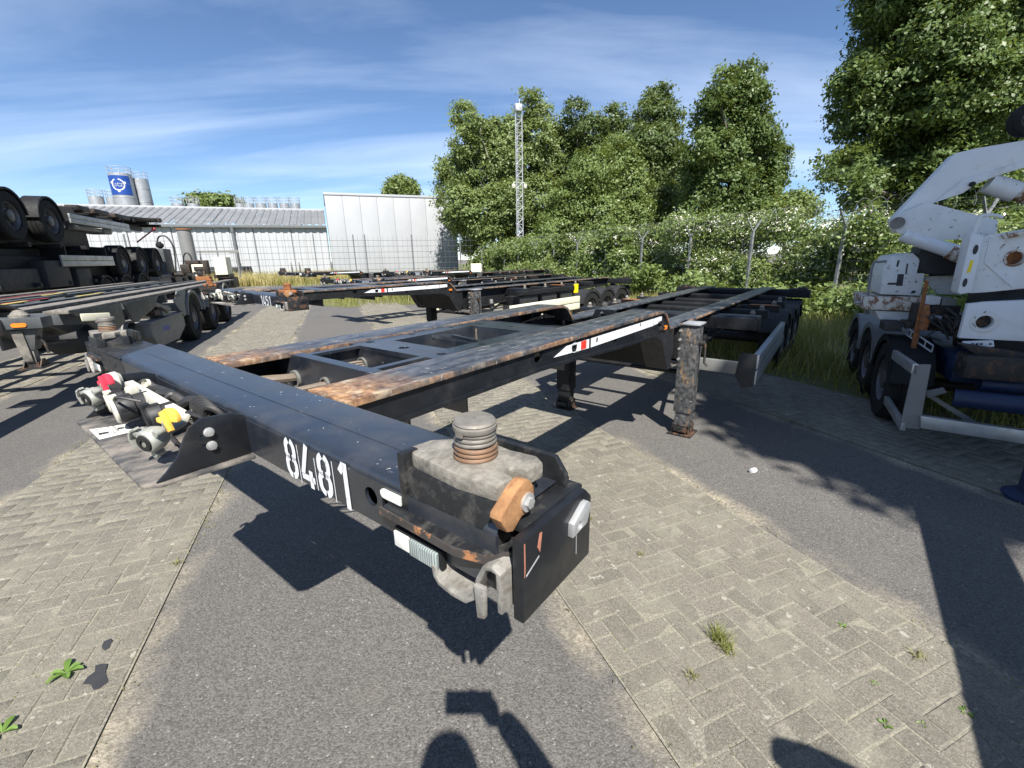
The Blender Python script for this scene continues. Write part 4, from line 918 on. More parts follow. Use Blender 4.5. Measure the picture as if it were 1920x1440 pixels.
TX, TY, TYAW = -.9438, 1.2466, .6638
s0 = 1.391 - 1.628                                   # survey was taken with the lens at 1.391 m
make_trailer('8481', 'black gooseneck container trailer in front, stencilled 8481, with red and yellow brake couplings', (TX, TY), TYAW)
make_trailer('1451', 'black gooseneck container trailer stencilled 1451, rusty front corner and cream side guard', (-3.082, 5.135), .724, 1.032, rusty=True, detail=1, legs_down=False)
def at_u(px, py, u):
    d = ray(px, py); k = u / (-SB * d[0] + CB * d[1]); p = np.array([0, 0, CAM_H]) + k * d; return (CB * p[0] + SB * p[1], p[2])
def at_v(px, py, v):
    d = ray(px, py); k = v / (CB * d[0] + SB * d[1]); p = np.array([0, 0, CAM_H]) + k * d; return (-SB * p[0] + CB * p[1], p[2])
def yard_thing(name, label, cat, u, v, group=None, z=0.):
    p = yard(u, v, z); return thing(name, label, cat, p, YARD_ROT, group)

# ------------------------------------------------------------------ other gooseneck trailers, farther back
make_trailer('8421', 'black container trailer stencilled 8421, behind the one stencilled 1451', (-3.55, 10.0), .72, .95, rusty=False, detail=1, legs_down=True)
t5 = make_trailer('5081', 'dark container trailer stencilled 5081, parked nearest the lattice mast', (-3.5, 15.2), .72, .97, rusty=False, detail=1, legs_down=True)
tu = make_trailer('2461', 'empty container trailer with two pointed uprights on its front beam, before the hall', (-8.2, 17.2), .72, .97, rusty=False, detail=0)
for c in list(tu.children):
    if c.name.startswith('number'): bpy.data.objects.remove(c)
for t in (-.25, .45):
    m = MB(); m.prism([(t - .04, 1.035), (t + .05, 1.035), (t + .05, 1.2), (t - .02, 1.42)], .06, .1, 'xz'); part('upright', m, 'worn_steel', tu, .004)
for t in (-1.1, 1.1):
    m = MB(); m.prism([(t - .1, 1.0), (t + .08, 1.0), (t - .02, 1.2), (t - .12, 1.2)], .0, .18, 'xz'); part('folded_lock', m, 'black_rusty', tu, .004)
m = MB(); m.box(-.72, -.56, -.006, -.002, .94, 1.02); m.box(.52, .7, -.006, -.002, .94, 1.02); part('white_plate', m, 'sticker', tu)
m = MB(); m.box(.1, .35, -.03, -.0, .94, 1.02); m.box(-.5, -.3, -.03, 0, .95, 1.01); part('white_plate', m, 'sticker', t5)
for t in ((-3.2, 9.6),): pass

# ------------------------------------------------------------------ grey drop-frame chassis on the left
gt = yard_thing('container_chassis', 'grey three-axle chassis with worn deck, tool box and raised support leg at left edge', 'trailer', 5.7, -3.68)
R = 1.2
for x0, x1, mt in ((-1.2, -1.04, 'worn_deck'), (-.72, -.5, 'worn_deck'), (-.32, -.22, 'grey_paint'), (.22, .32, 'grey_paint'), (.5, .72, 'worn_deck'), (1.0, 1.2, 'worn_deck')):
    m = MB(); m.box(x0, x1, .12 if abs(x0) < 1.0 and abs(x1) < 1.0 else .05, 8.6, .93, .965); part('deck_rail', m, mt, gt, .004)
m = MB()
for sg in (-1, 1): m.box(sg * .6 - .012, sg * .6 + .012, .1, 8.6, .6, .93)
part('frame_web', m, 'grey_paint', gt)
for s in (.3, 1.1, 2.0, 2.9, 3.6, 5.0, 6.4, 7.9):
    m = MB(); m.box(-1.19, 1.19, s, s + .1, .8, .925); part('cross_beam', m, 'grey_paint', gt, .004)
for sg in (-1, 1):
    # gooseneck rail curving down into the frame
    L = [(-3.9, 1.06), (-.1, 1.06), (.12, 1.03), (.35, .93), (.62, .78), (.9, .66), (.9, .56), (.5, .6), (.2, .7), (-.15, .86), (-.6, .9), (-3.9, .92)]
    m = MB(); m.prism(L, *sorted((sg * .62, sg * .65)), 'yz', holes=[circ(-1.0, .98, .03, 10)[::-1]]); part('neck_web', m, 'grey_paint', gt)
    m = MB(); T_ = L[:6]; m.prism(T_ + [(a, b - .025) for a, b in T_[::-1]], *sorted((sg * .5, sg * .76)), 'yz'); part('neck_flange', m, 'worn_deck', gt, .003)
    m = MB(); T_ = L[6:][::-1]; m.prism(T_ + [(a, b - .02) for a, b in T_[::-1]], *sorted((sg * .52, sg * .74)), 'yz'); part('neck_lower_flange', m, 'grey_paint', gt)
    # side skirts
    m = MB(); m.prism([(.06, .96), (1.25, .93), (1.25, .7), (.95, .63), (.5, .72)], *sorted((sg * 1.18, sg * 1.205)), 'yz'); part('side_panel', m, 'grey_paint', gt, .003)
    m = MB(); m.prism([(1.32, .93), (2.55, .93), (2.3, .78), (1.6, .66), (1.45, .7)], *sorted((sg * 1.19, sg * 1.215)), 'yz'); part('side_panel', m, 'grey_paint', gt, .003)
    for k, s in enumerate((4.25, 5.7, 7.15)):
        wheel(gt, sg * 1.06, s, .42, .42, sg, .28)
        mg = mudguard(gt, *sorted((sg * .86, sg * 1.235)), s, .42, .505, 'pale_grey', 12, 168)
    m = MB(); m.prism([(3.45, .95), (4.0, .97), (3.85, .86), (3.72, .72), (3.67, .52), (3.55, .52), (3.2, .8)], *sorted((sg * 1.2, sg * 1.22)), 'yz'); part('fender_panel', m, 'pale_grey', gt, .003)
    m = MB(); m.prism([(4.95, .5), (5.0, .8), (4.8, .97), (5.2, .97), (5.05, .8), (5.0, .5)], *sorted((sg * 1.2, sg * 1.218)), 'yz'); part('fender_panel', m, 'pale_grey', gt)
    m = MB()
    for s in (4.25, 5.7, 7.15): m.cyl((sg * .2, s, .42), (sg * 1.0, s, .42), .06, n=10)
    part('axle', m, 'black_matte', gt)
m = MB(); m.hexa([(1.215, .2, .835), (1.23, .185, .835), (1.37, .46, .81), (1.355, .475, .81)], [(1.215, .2, .915), (1.23, .185, .915), (1.37, .46, .89), (1.355, .475, .89)]); part('marker_board', m, 'cream_paint', gt, .012)
m = MB(); m.prism([(2.0, .58), (3.55, .58), (3.55, .36), (3.1, .2), (2.15, .22), (2.0, .4)], .72, 1.21, 'yz'); tb = part('tool_box', m, 'pale_grey', gt, .006)
m = MB(); m.box(.7, 1.235, 1.98, 3.58, .575, .6); part('tool_box_lid', m, 'pale_grey', tb, .004)
m = MB(); m.add([(1.2105, 2.45, .42), (1.2105, 2.75, .4), (1.2105, 2.75, .47), (1.2105, 2.45, .49)], [(0, 1, 2, 3)]); part('paint_mark', m, 'utz_blue', tb, smooth=False)
m = MB(); m.lathe([(.001, 0), (.15, .03), (.18, .08), (.18, .9), (.15, .95), (.001, .98)], (.2, 1.72, .46), (1, 0, 0), 20, False); part('air_tank', m, 'dark_plastic', gt)
m = MB(); m.ribbon([(1.06, 1.5, .44), (1.06, 1.54, .57), (1.06, 1.65, .65), (1.06, 1.8, .65), (1.06, 1.92, .56)], .06, .02, (1, 0, 0)); part('tank_strap', m, 'pale_grey', gt)
m = MB()
for p in ([(1.0, 2.1, .88), (1.19, 2.5, .78), (1.2, 2.8, .66)], [(.9, 2.6, .86), (1.12, 2.75, .7), (1.1, 3.0, .64)], [(1.1, 2.2, .7), (1.12, 2.5, .66), (1.05, 2.9, .68)]): m.tube(curve3(p), .018, 6)
m.box(1.08, 1.2, 2.3, 2.5, .66, .74); m.box(1.1, 1.22, 3.3, 3.6, .86, .9); m.cyl((1.15, 3.2, .88), (1.15, 3.75, .9), .025, n=8); m.box(.95, 1.15, 2.55, 2.62, .6, .85)
part('valve_pipework', m, 'black_rusty', gt)
m = MB(); m.box(1.05, 1.2, 2.65, 2.95, .62, .76); m.hexa([(1.17, 2.1, .86), (1.21, 2.1, .86), (1.21, 3.0, .66), (1.17, 3.0, .66)], [(1.17, 2.1, .92), (1.21, 2.1, .92), (1.21, 3.0, .72), (1.17, 3.0, .72)]); part('control_bracket', m, 'pale_grey', gt, .004)
m = MB()
for k, (y0, y1, x) in enumerate(((2.5, 3.3, .3), (3.1, 3.7, -.35), (1.3, 1.7, .1))): m.ribbon(curve3([(x, y0, .975), (x + .1, (y0 + y1) / 2, .99), (x - .05, y1, .975)]), .06, .006, (1, 0, 0))
part('lashing_strap', m, 'strap_yellow', gt)
m = MB(); m.ribbon(curve3([(.0, 1.5, .972), (.15, 1.9, .985), (.05, 2.3, .975)]), .05, .006, (1, 0, 0)); m.ribbon(curve3([(-.6, 2.5, .972), (-.5, 3.2, .985), (-.6, 4.0, .975)]), .05, .006, (1, 0, 0)); part('lashing_strap', m, 'strap_red', gt)
# twistlock arm, marker lamp and raised support leg on the neck
AY = .3
def ay(pts): return [(x, y + AY, z) for x, y, z in pts]
m = MB(); m.box(.3, 1.22, -.78 + AY, -.6 + AY, .86, .955); am = part('lock_arm', m, 'grey_paint', gt, .006)
m = MB(); m.lathe([(.07, .955), (.07, .975), (.06, .98), (.03, 1.015), (.001, 1.022)], (1.03, -.67 + AY, 0), (0, 0, 1), 16, False); part('lock_cone', m, 'cast_steel', am)
m = MB(); m.prism(arc(1.03, .895, .018, 90, 270, 6) + arc(1.1, .895, .018, -90, 90, 6), -.79 + AY, -.775 + AY, 'xz'); part('side_marker_lamp', m, 'amber', am)
m = MB(); m.hexa(ay([(.88, -.84, .81), (.95, -.84, .82), (.95, -.78, .82), (.88, -.78, .81)]), ay([(.86, -.84, .95), (.96, -.84, .95), (.96, -.78, .95), (.86, -.78, .95)])); part('lever_block', m, 'worn_steel', am, .004)
m = MB(); m.tube(curve3(ay([(.3, -.8, .87), (.6, -.82, .865), (.86, -.81, .88)])), .014, 8); m.tube(ay([(.3, -.81, .84), (.8, -.81, .83)]), .01, 6); part('lever_rod', m, 'worn_steel', am)
m = MB(); m.hexa(ay([(1.0, -.72, .66), (1.09, -.72, .66), (1.09, -.62, .66), (1.0, -.62, .66)]), ay([(.98, -.73, .86), (1.14, -.73, .86), (1.14, -.6, .86), (.98, -.6, .86)])); lg = part('support_leg', m, 'grey_paint', gt, .004)
m = MB(); m.hexa(ay([(1.0, -.735, .56), (1.06, -.735, .56), (1.06, -.73, .56), (1.0, -.73, .56)]), ay([(.965, -.742, .84), (1.05, -.742, .84), (1.05, -.731, .84), (.965, -.731, .84)])); m.box(1.0, 1.07, -.71 + AY, -.64 + AY, .53, .68); part('inner_leg', m, 'worn_deck', lg, .002)
m = MB(); m.box(.95, 1.13, -.77 + AY, -.58 + AY, .49, .502); m.box(1.0, 1.08, -.71 + AY, -.63 + AY, .5, .54)
for s in (-1, 1): m.prism([(-.75 + AY, .5), (-.59 + AY, .5), (-.65 + AY, .57), (-.69 + AY, .57)], 1.04 + s * .06 - .005, 1.04 + s * .06 + .005, 'yz')
part('leg_foot', m, 'black_rusty', lg); m = MB(); m.tube(ay([(1.1, -.67, .8), (1.15, -.68, .72), (1.16, -.68, .62)]), .012, 6); part('leg_lever', m, 'black_rusty', lg)

# ------------------------------------------------------------------ stack of three black chassis at the left edge
VR = -6.3
def stack_trailer(label, u0, u1, z, wheels, guard=None, nose=None, tip=0.):
    """x: 0 at right side, negative to the left; wheels list of u; z = wheel centre height"""
    r = yard_thing('stacked_chassis', label, 'trailer', 0, VR, 'black container chassis stacked on each other', z)
    for sg, x in ((1, -.16), (-1, -2.3)):
        m = MB(); m.box(x - .55 * sg - .08, x - .55 * sg + .08, u0, u1, .5, .53); m.box(x - .55 * sg - .012, x - .55 * sg + .012, u0, u1, .22, .5); part('main_rail', m, 'black_matte', r, .004)
        for s in wheels:
            wheel(r, x, s, 0, .52, sg, .3); mudguard(r, *sorted((x + sg * .17, x - sg * .2)), s, 0, .585, 'black_matte', 5, 175)
    for k, s in enumerate(np.arange(u0 + .3, u1, 1.35)):
        m = MB(); m.box(-2.4, -.04, s, s + .12, .4, .5); part('cross_beam', m, 'black_matte', r, .004)
    for s in wheels:
        m = MB(); m.cyl((-2.2, s, 0), (-.2, s, 0), .07, n=10); part('axle', m, 'black_matte', r)
    m = MB(); m.box(-1.95, -.35, u0 + .1, (17.6 if z > 2 else u1 - 1.0), (-.58 if z > 2 else -.38), .2); m.box(-2.25, -.45, u0 + .1, (11.2 if z > 2 else 14.6), -.5, .36); part('belly_frame', m, 'black_matte', r, .03)
    if guard:
        a, b, zt, zb = guard; zm_ = (zt + zb) / 2
        for x in (-.02, -2.42):
            m = MB(); m.box(x - .02, x + .02, a, b, zm_ + .006 - z, zt - z); m.box(x - .02, x + .02, a, b, zb - z, zm_ - .006 - z); part('side_guard', m, 'aluminium', r, .004)
            m = MB(); m.box(min(x, x - .5 if x > -1 else x + .5), max(x, x - .5 if x > -1 else x + .5), a + .3, a + .36, zm_ - z - .05, .45); part('guard_arm', m, 'black_matte', r); m = MB(); m.box(min(x, x - .5 if x > -1 else x + .5), max(x, x - .5 if x > -1 else x + .5), b - .4, b - .34, zm_ - z - .05, .45); part('guard_arm', m, 'black_matte', r)
    return r
t3 = stack_trailer('topmost black chassis of the stack, its wheels at the left edge of the picture', 9.5, 23.4, 2.47, (12.0, 13.55, 15.1), (16.0, 19.9, 2.74, 2.5))
for s, e in ((16.6, 17.3), (17.6, 18.6), (19.0, 20.2)):
    m = MB(); m.box(-.3, -.02, s, e, .42, .55); m.box(-.2, 0, s + .2, s + .35, .36, .44); part('twistlock', m, 'black_rusty', t3, .01)
m = MB(); m.hexa([(-1.8, 20.0, .5), (-.1, 20.0, .5), (-.1, 23.3, .62), (-1.8, 23.3, .62)], [(-1.8, 20.0, .56), (-.1, 20.0, .56), (-.1, 23.4, .72), (-1.8, 23.4, .72)]); part('neck', m, 'black_rusty', t3, .01)
m = MB(); m.box(-2.3, -.02, 23.3, 23.6, .6, .76); part('front_beam', m, 'black_rusty', t3, .01)
m = MB(); m.box(-.6, -.2, 16.6, 18.3, -.1, .02); m.box(-.75, -.2, 18.4, 19.0, -.12, .05); m.box(-.5, -.25, 15.9, 16.3, -.1, .0); part('storage_box', m, 'pale_grey', t3, .05)
t2 = stack_trailer('middle black chassis of the stack, two wheels and a plank side guard showing', 9.5, 23.0, 1.43, (18.75, 20.35, 21.9), (15.0, 18.0, 1.66, 1.38))
m = MB(); m.box(-.5, -.15, 10.5, 14.2, -.55, -.08); m.box(-.5, -.06, 14.3, 15.4, -.55, .1); m.box(-.45, -.1, 15.8, 16.6, -.6, -.1); part('storage_box', m, 'dark_plastic', t2, .04)
m = MB(); m.tube([(-.1, 20.6, .75), (-.05, 22.4, 1.28)], .025, 6); m.lathe([(.03, 0), (.07, .05), (.05, .2), (.001, .22)], (-.05, 22.4, 1.28), (0, 1, .3), 10); part('lashing_rod', m, 'strap_red', t2)
t1_ = stack_trailer('lowest black chassis of the stack, standing on the ground behind the grey one', 9.5, 23.0, .52, (17.2, 18.6, 20.0), None)

# ------------------------------------------------------------------ trailer carrying the power pack
UP = 25.0
pp = thing('tank_trailer', 'trailer carrying grey cabinet, engine, upright pipe and cream box before the warehouse', 'trailer', (0, 0, 0), YARD_ROT)
V0 = at_u(300, 520, UP)[0]
m = MB()
for v in (-9.0, -7.6): m.box(v - .08, v + .08, 23.6, 42, .72, .92)
for s in np.arange(24, 42, 1.6): m.box(-9.6, -6.9, s, s + .12, .78, .9)
part('frame', m, 'grey_paint', pp, .006)
m = MB(); m.box(-9.6, -6.9, 23.7, 23.9, .72, .95); m.box(-7.2, -6.9, 24, 41.8, .8, .94); m.box(-9.6, -9.3, 24, 41.8, .8, .94); part('side_rail', m, 'pale_grey', pp, .006)
def ub(m, px0, py0, px1, py1, u, depth):
    a, b = at_u(px0, py0, u), at_u(px1, py1, u); m.box(min(a[0], b[0]), max(a[0], b[0]), u, u + depth, min(a[1], b[1]), max(a[1], b[1])); return m
c = part('cabinet', ub(MB(), 289, 466, 316, 515, 25, 1.1), 'grey_paint', pp, .04)
a, b = at_u(292, 470, 25), at_u(313, 511, 25); m = MB(); m.box(min(a[0], b[0]), max(a[0], b[0]), 24.98, 25.0, min(a[1], b[1]), max(a[1], b[1])); part('cabinet_door', m, 'grey_paint', c, .008)
m = MB(); a = at_u(300, 462, 25.4); m.lathe([(.05, -.1), (.16, 0), (.16, .1), (.08, .16), (.08, .2)], (a[0], 25.4, a[1]), (0, 0, 1), 12); part('filler_cap', m, 'black_matte', c)
m = MB(); p0 = [at_u(x, y, 25.6) for x, y in ((294, 463), (297, 445), (310, 443), (323, 458), (328, 480), (330, 512))]; m.tube(curve3([(a[0], 25.6, a[1]) for a in p0]), .035, 8); p0 = [at_u(x, y, 26.2) for x, y in ((346, 505), (344, 482), (350, 474), (358, 482), (362, 498))]; m.tube(curve3([(a[0], 26.2, a[1]) for a in p0]), .035, 8); part('hydraulic_hose', m, 'hose_black', pp)
a, b = at_u(350, 429, 27), at_u(362, 490, 27); m = MB(); m.lathe([(.29, 0), (.29, a[1] - b[1] - .06), (.33, a[1] - b[1] - .06), (.33, a[1] - b[1])], (b[0] - .12, 27, b[1]), (-.0, 0, 1), 20); part('stand_pipe', m, 'pale_grey', pp)
m = MB(); m.lathe([(.335, 0), (.335, .05), (.28, .05)], (b[0] - .12, 27, a[1] - .05), (0, 0, 1), 20, False); part('pipe_rim', m, 'rust', pp)
part('engine_frame', ub(MB(), 358, 496, 384, 518, 25.4, .1), 'cream_paint', pp, .02)
for q, nm_ in (((362, 500, 381, 508, 25.2, .18), 'engine_head'), ((336, 496, 357, 512, 25.6, .6), 'engine_block'), ((345, 488, 372, 496, 26, .5), 'engine_cover'), ((372, 488, 392, 514, 26.6, .5), 'pump'), ((312, 512, 345, 518, 25.5, .5), 'pump_base')):
    part(nm_, ub(MB(), *q), 'black_rusty', pp, .04)
m = MB(); a = at_u(372, 512, 25.1); m.lathe([(.001, 0), (.12, .02), (.14, .08), (.001, .1)], (a[0], 25.2, a[1]), (0, 1, 0), 12, False); a = at_u(366, 512, 25.1); m.lathe([(.001, 0), (.07, .02), (.001, .05)], (a[0], 25.1, a[1]), (0, 1, 0), 10, False); part('engine_filter', m, 'dark_plastic', pp)
part('rusty_tray', ub(MB(), 366, 519, 394, 527, 25, .6), 'rust', pp, .02)
bx_ = part('cream_box', ub(MB(), 398, 482, 428, 515, 26.5, 1.3), 'cream_paint', pp, .03)
m = MB(); ub(m, 400, 515, 432, 521, 26.6, 1.2); ub(m, 408, 521, 440, 540, 27, 1.5); part('box_stand', m, 'black_rusty', pp, .03)
m = MB(); ub(m, 440, 470, 452, 520, 30, .15); ub(m, 366, 470, 446, 473, 28.5, .08); ub(m, 372, 470, 378, 490, 28.4, .1); ub(m, 428, 469, 447, 474, 28.3, .1); part('frame_post', m, 'pale_grey', pp, .01)
for s in (38.0, 39.5, 41.0):
    for v, sg in ((-6.0, 1), (-8.3, -1)):
        wheel(pp, v, s, .52, .52, sg, .32); mudguard(pp, *sorted((v + sg * .18, v - sg * .25)), s, .52, .6, 'dark_plastic', 5, 175)
m = MB(); m.box(-8.5, -6.1, 36.9, 37.1, .3, 1.1); part('wheel_bay_panel', m, 'dark_plastic', pp, .02)
for s in (28, 31, 34):
    m = MB(); m.box(-9.4, -7.1, s, s + .5, .2, .7); part('storage_box', m, 'black_matte', pp, .02)

# ------------------------------------------------------------------ container side-lifter on the right
LZ = math.radians(30); LO = (2.98, 3.28)
sl = thing('side_lifter', 'container side lifter trailer with chipped white crane arm and blue chassis', 'trailer', (LO[0], LO[1], 0), -LZ)
def lf(px, py, s):              # survey point on the lifter's cross plane s -> (x, z)
    d = ray(px, py); ax_ = np.array([math.sin(LZ), math.cos(LZ)]); la = np.array([math.cos(LZ), -math.sin(LZ)])
    k = (s + np.array(LO) @ ax_) / (d[:2] @ ax_); p = np.array([0, 0, CAM_H]) + k * d; q = p[:2] - np.array(LO); return (q @ la, p[2])
def poly(pts, s): return [lf(*p, s) for p in pts]
for k, s in enumerate((.42, 1.2, 1.98)):
    wheel(sl, .1, s, .335, .335, -1, .22); wheel(sl, 1.45, s, .335, .335, 1, .22)
    mudguard(sl, -.03, .24, s, .335, .385, 'black_matte' if k == 0 else 'pale_grey'); mudguard(sl, 1.32, 1.6, s, .335, .385, 'black_matte')
    m = MB(); m.cyl((.1, s, .335), (1.45, s, .335), .05, n=10); part('axle', m, 'black_matte', sl)
m = MB(); m.box(.3, .52, -.04, 3.0, .46, .66); part('chassis_rail', m, 'blue_paint', sl, .01)
m = MB(); m.prism([(-4.4, 1.05), (-1.1, 1.05), (-.6, .46), (3.0, .46), (3.0, .66), (-.55, .66), (-1.0, 1.25), (-4.4, 1.25)], 1.05, 1.27, 'yz'); part('chassis_rail', m, 'blue_paint', sl, .01)
for s in (.1, 1.0, 1.9, 2.8):
    m = MB(); m.box(.3, 1.27, s, s + .1, .5, .62); part('cross_beam', m, 'blue_paint', sl, .01)
for s, x in ((-2.1, .6), (-3.5, .4)):
    m = MB(); m.box(x, 1.1, s, s + .1, 1.08, 1.2); part('cross_beam', m, 'blue_paint', sl, .01)  # out-of-view supports added to carry the shadow-casting beam
m = MB(); m.hexa([(.37, -3.9, 1.08), (.6, -3.9, 1.08), (.88, -1.6, 1.08), (.65, -1.6, 1.08)], [(.37, -3.9, 1.24), (.6, -3.9, 1.24), (.88, -1.6, 1.24), (.65, -1.6, 1.24)]); part('added_shadow_beam', m, 'white_paint', sl, .01)  # unseen beam added to cast the long dark band on the ground
# folded crane: main boom, lower arm, ram
Sb = .55
bo = [(1672, 412), (1700, 383), (1792, 287), (1830, 278), (1925, 262), (2010, 246), (2010, 300), (1925, 308), (1880, 318), (1828, 336), (1806, 356), (1776, 368), (1752, 380), (1736, 395), (1700, 425), (1682, 436)]
m = MB(); m.prism(poly(bo, Sb), Sb, Sb + .2, 'xz'); boom = part('crane_boom', m, 'white_paint', sl, .004)
m = MB(); m.prism(poly([(1752, 380), (1806, 336), (1870, 318), (1928, 300), (1928, 312), (1880, 326), (1830, 345), (1806, 362)], Sb - .012), Sb - .012, Sb - .001, 'xz'); part('boom_doubler', m, 'white_paint', boom, .002)
a = lf(1821, 346, Sb); m = MB(); m.cyl((a[0], Sb - .03, a[1]), (a[0], Sb, a[1]), .018, n=14); part('boom_pin', m, 'black_matte', boom)
lo_ = [(1672, 425), (1683, 437), (1762, 450), (1822, 448), (1868, 448), (1872, 412), (1820, 400), (1760, 384), (1736, 380), (1700, 396), (1676, 408)]
m = MB(); m.prism(poly(lo_, Sb - .06), Sb - .06, Sb - .014, 'xz'); arm = part('lower_arm', m, 'white_chipped', sl, .004)
a = lf(1683, 418, Sb - .07); m = MB(); m.lathe([(.03, 0), (.045, 0), (.045, .03), (.03, .03)], (a[0], Sb - .085, a[1]), (0, 1, 0), 18, False); m.lathe([(.001, .004), (.03, .004)], (a[0], Sb - .085, a[1]), (0, 1, 0), 18, False); part('pivot_boss', m, 'worn_steel', arm)
a, b = lf(1692, 440, Sb - .03), lf(1832, 486, Sb - .03); m = MB(); m.cyl((a[0], Sb - .03, a[1]), (b[0], Sb - .03, b[1]), .05, .055, 18); part('lift_ram', m, 'white_paint', sl)
a, b = lf(1780, 470, Sb - .04), lf(1826, 488, Sb - .04); m = MB(); m.cyl((a[0], Sb - .03, a[1]), (b[0], Sb - .03, b[1]), .0565, .06, 18); part('ram_gland', m, 'rusty_white', sl)
a, b = lf(1848, 345, Sb + .1), lf(1900, 362, Sb + .1); m = MB(); m.cyl((a[0], Sb + .05, a[1]), (b[0], Sb + .05, b[1]), .07, .07, 18); part('upper_ram', m, 'white_chipped', sl); b2 = lf(1960, 385, Sb + .1)
m = MB(); m.cyl((b[0], Sb + .05, b[1]), (b2[0], Sb + .05, b2[1]), .05, .05, 14); part('upper_ram_rod', m, 'rusty_white', sl)
m = MB(); m.box(.1, .5, .6, .9, 1.2, 1.42); m.prism(poly([(1740, 495), (1800, 488), (1860, 500), (1860, 520), (1740, 520)], .9), .85, .9, 'xz'); part('crane_base', m, 'dark_plastic', sl, .01)
for k in range(9):
    x0, y0 = 1742 + rng.uniform(0, 60), 566 + rng.uniform(0, 60); q = [lf(x0, y0, .1), lf(x0 + rng.uniform(-12, 25), y0 + rng.uniform(5, 25), .06), lf(x0 + rng.uniform(0, 40), y0 + rng.uniform(15, 50), .1)]
    m = MB(); m.tube(curve3([(a[0], .08 + .02 * (k % 3), a[1]) for a in q]), .008, 6); part('hydraulic_hose', m, 'hose_black', sl)
for q, mt in (((1745, 604, 1775, 622), 'black_rusty'), ((1768, 560, 1792, 575), 'pale_grey'), ((1782, 618, 1800, 632), 'black_rusty'), ((1740, 556, 1762, 572), 'white_chipped'), ((1700, 604, 1738, 618), 'black_rusty'), ((1660, 604, 1690, 622), 'dark_plastic')):
    a, b = lf(q[0], q[1], .3), lf(q[2], q[3], .3); m = MB(); m.box(min(a[0], b[0]), max(a[0], b[0]), .3, .5, min(a[1], b[1]), max(a[1], b[1])); part('valve_block', m, mt, sl, .006)
m = MB(); m.tube(curve3([(.38, -3.9, 1.2), (.2, -3.93, 1.3), (.03, -3.93, 1.32), (-.07, -3.9, 1.2)]), .02, 6); part('added_shadow_tube', m, 'black_matte', sl)  # unseen loop of tube added to cast the small foreground shadow
m = MB(); m.prism(circ(.0, 1.27, .085, 16, .06), -3.98, -3.92, 'xz'); part('added_shadow_disc', m, 'black_matte', sl, .01)  # unseen disc added to give that foreground shadow its rounded tip
# slewing box plates with round openings
def cpx(px, py, s, r, n=20): a = lf(px, py, s); return circ(a[0], a[1], r, n)[::-1]
S1 = .0
m = MB(); m.prism(poly([(1843, 443), (1870, 438), (1990, 418), (1990, 530), (1922, 541), (1850, 548), (1818, 550)], S1), S1, S1 + .03, 'xz', holes=[cpx(1903, 484, S1, .042)]); b1 = part('stabiliser_plate', m, 'white_chipped', sl, .003)
a = lf(1903, 484, S1); m = MB(); m.lathe([(.043, .03), (.043, -.008), (.054, -.008), (.056, 0)], (a[0], S1, a[1]), (0, 1, 0), 24, False); part('opening_ring', m, 'rusty_white', b1)
m = MB(); m.lathe([(.001, .05), (.06, .05)], (a[0], S1, a[1]), (0, 1, 0), 20, False); part('opening_back', m, 'rust', b1)
m = MB(); m.ribbon([(lf(x, y, S1)[0], S1 - .004, lf(x, y, S1)[1]) for x, y in ((1857, 444), (1846, 492), (1868, 512), (1898, 538), (1930, 540))], .01, .006, (0, 1, 0)); part('weld_bead', m, 'white_paint', b1)
m = MB(); m.prism(poly([(1878, 440), (1990, 420), (1990, 428), (1884, 448)], S1 - .02), S1 - .03, S1 - .002, 'xz'); part('edge_bar', m, 'rusty_white', b1, .002)
Se = -.02
m = MB(); m.prism(poly([(1822, 436), (1845, 442), (1822, 548), (1800, 552), (1796, 546)], Se), Se, Se + .16, 'xz'); e1 = part('stabiliser_edge', m, 'white_paint', sl, .004)
m = MB()
for px, py, rx_, rz_ in ((1829, 468, .013, .032), (1809, 530, .012, .03)): a = lf(px, py, Se); m.prism(circ(a[0], a[1], rx_, 16, rz_), Se - .003, Se - .001, 'xz')
part('oval_opening', m, 'ink', e1)
m = MB(); m.prism(poly([(1820, 488), (1826, 488), (1819, 510), (1812, 512)], Se), Se - .0025, Se - .0005, 'xz'); part('warning_label', m, 'yellow_sign', e1)
m = MB(); m.tube(curve3([(lf(x, y, Se + .05)[0], Se + .05, lf(x, y, Se + .05)[1]) for x, y in ((1822, 450), (1835, 412), (1845, 404), (1866, 404), (1880, 408))]), .012, 8); part('guard_tube', m, 'white_chipped', sl)
S2 = -.08
m = MB(); m.prism(poly([(1815, 570), (1850, 566), (1990, 560), (1990, 640), (1920, 640), (1798, 634)], S2), S2, S2 + .05, 'xz', holes=[cpx(1846, 604, S2, .045)]); b2_ = part('lower_plate', m, 'white_paint', sl, .004)
a = lf(1846, 604, S2); m = MB(); m.lathe([(.046, .04), (.046, -.006), (.062, -.006), (.075, -.004), (.078, 0)], (a[0], S2, a[1]), (0, 1, 0), 26, False); part('opening_ring', m, 'white_chipped', b2_)
m = MB(); m.lathe([(.001, .05), (.07, .05)], (a[0], S2, a[1]), (0, 1, 0), 20, False); part('opening_back', m, 'black_rusty', b2_)
m = MB(); m.prism(poly([(1804, 640), (1862, 638), (1864, 650), (1806, 652)], S2 - .02), S2 - .03, S2 - .01, 'xz'); la = part('side_marker_lamp', m, 'number_white', sl, .003)
m = MB()
for x in (1809, 1857): a = lf(x, 645, S2 - .03); m.prism([(a[0] - .008, a[1]), (a[0], a[1] - .008), (a[0] + .008, a[1]), (a[0], a[1] + .008)], S2 - .033, S2 - .031, 'xz')
for x in (1824, 1832, 1840): a = lf(x, 645, S2 - .03); m.box(a[0] - .008, a[0] + .006, S2 - .033, S2 - .031, a[1] - .006, a[1] + .006)
part('lamp_print', m, 'ink', la)
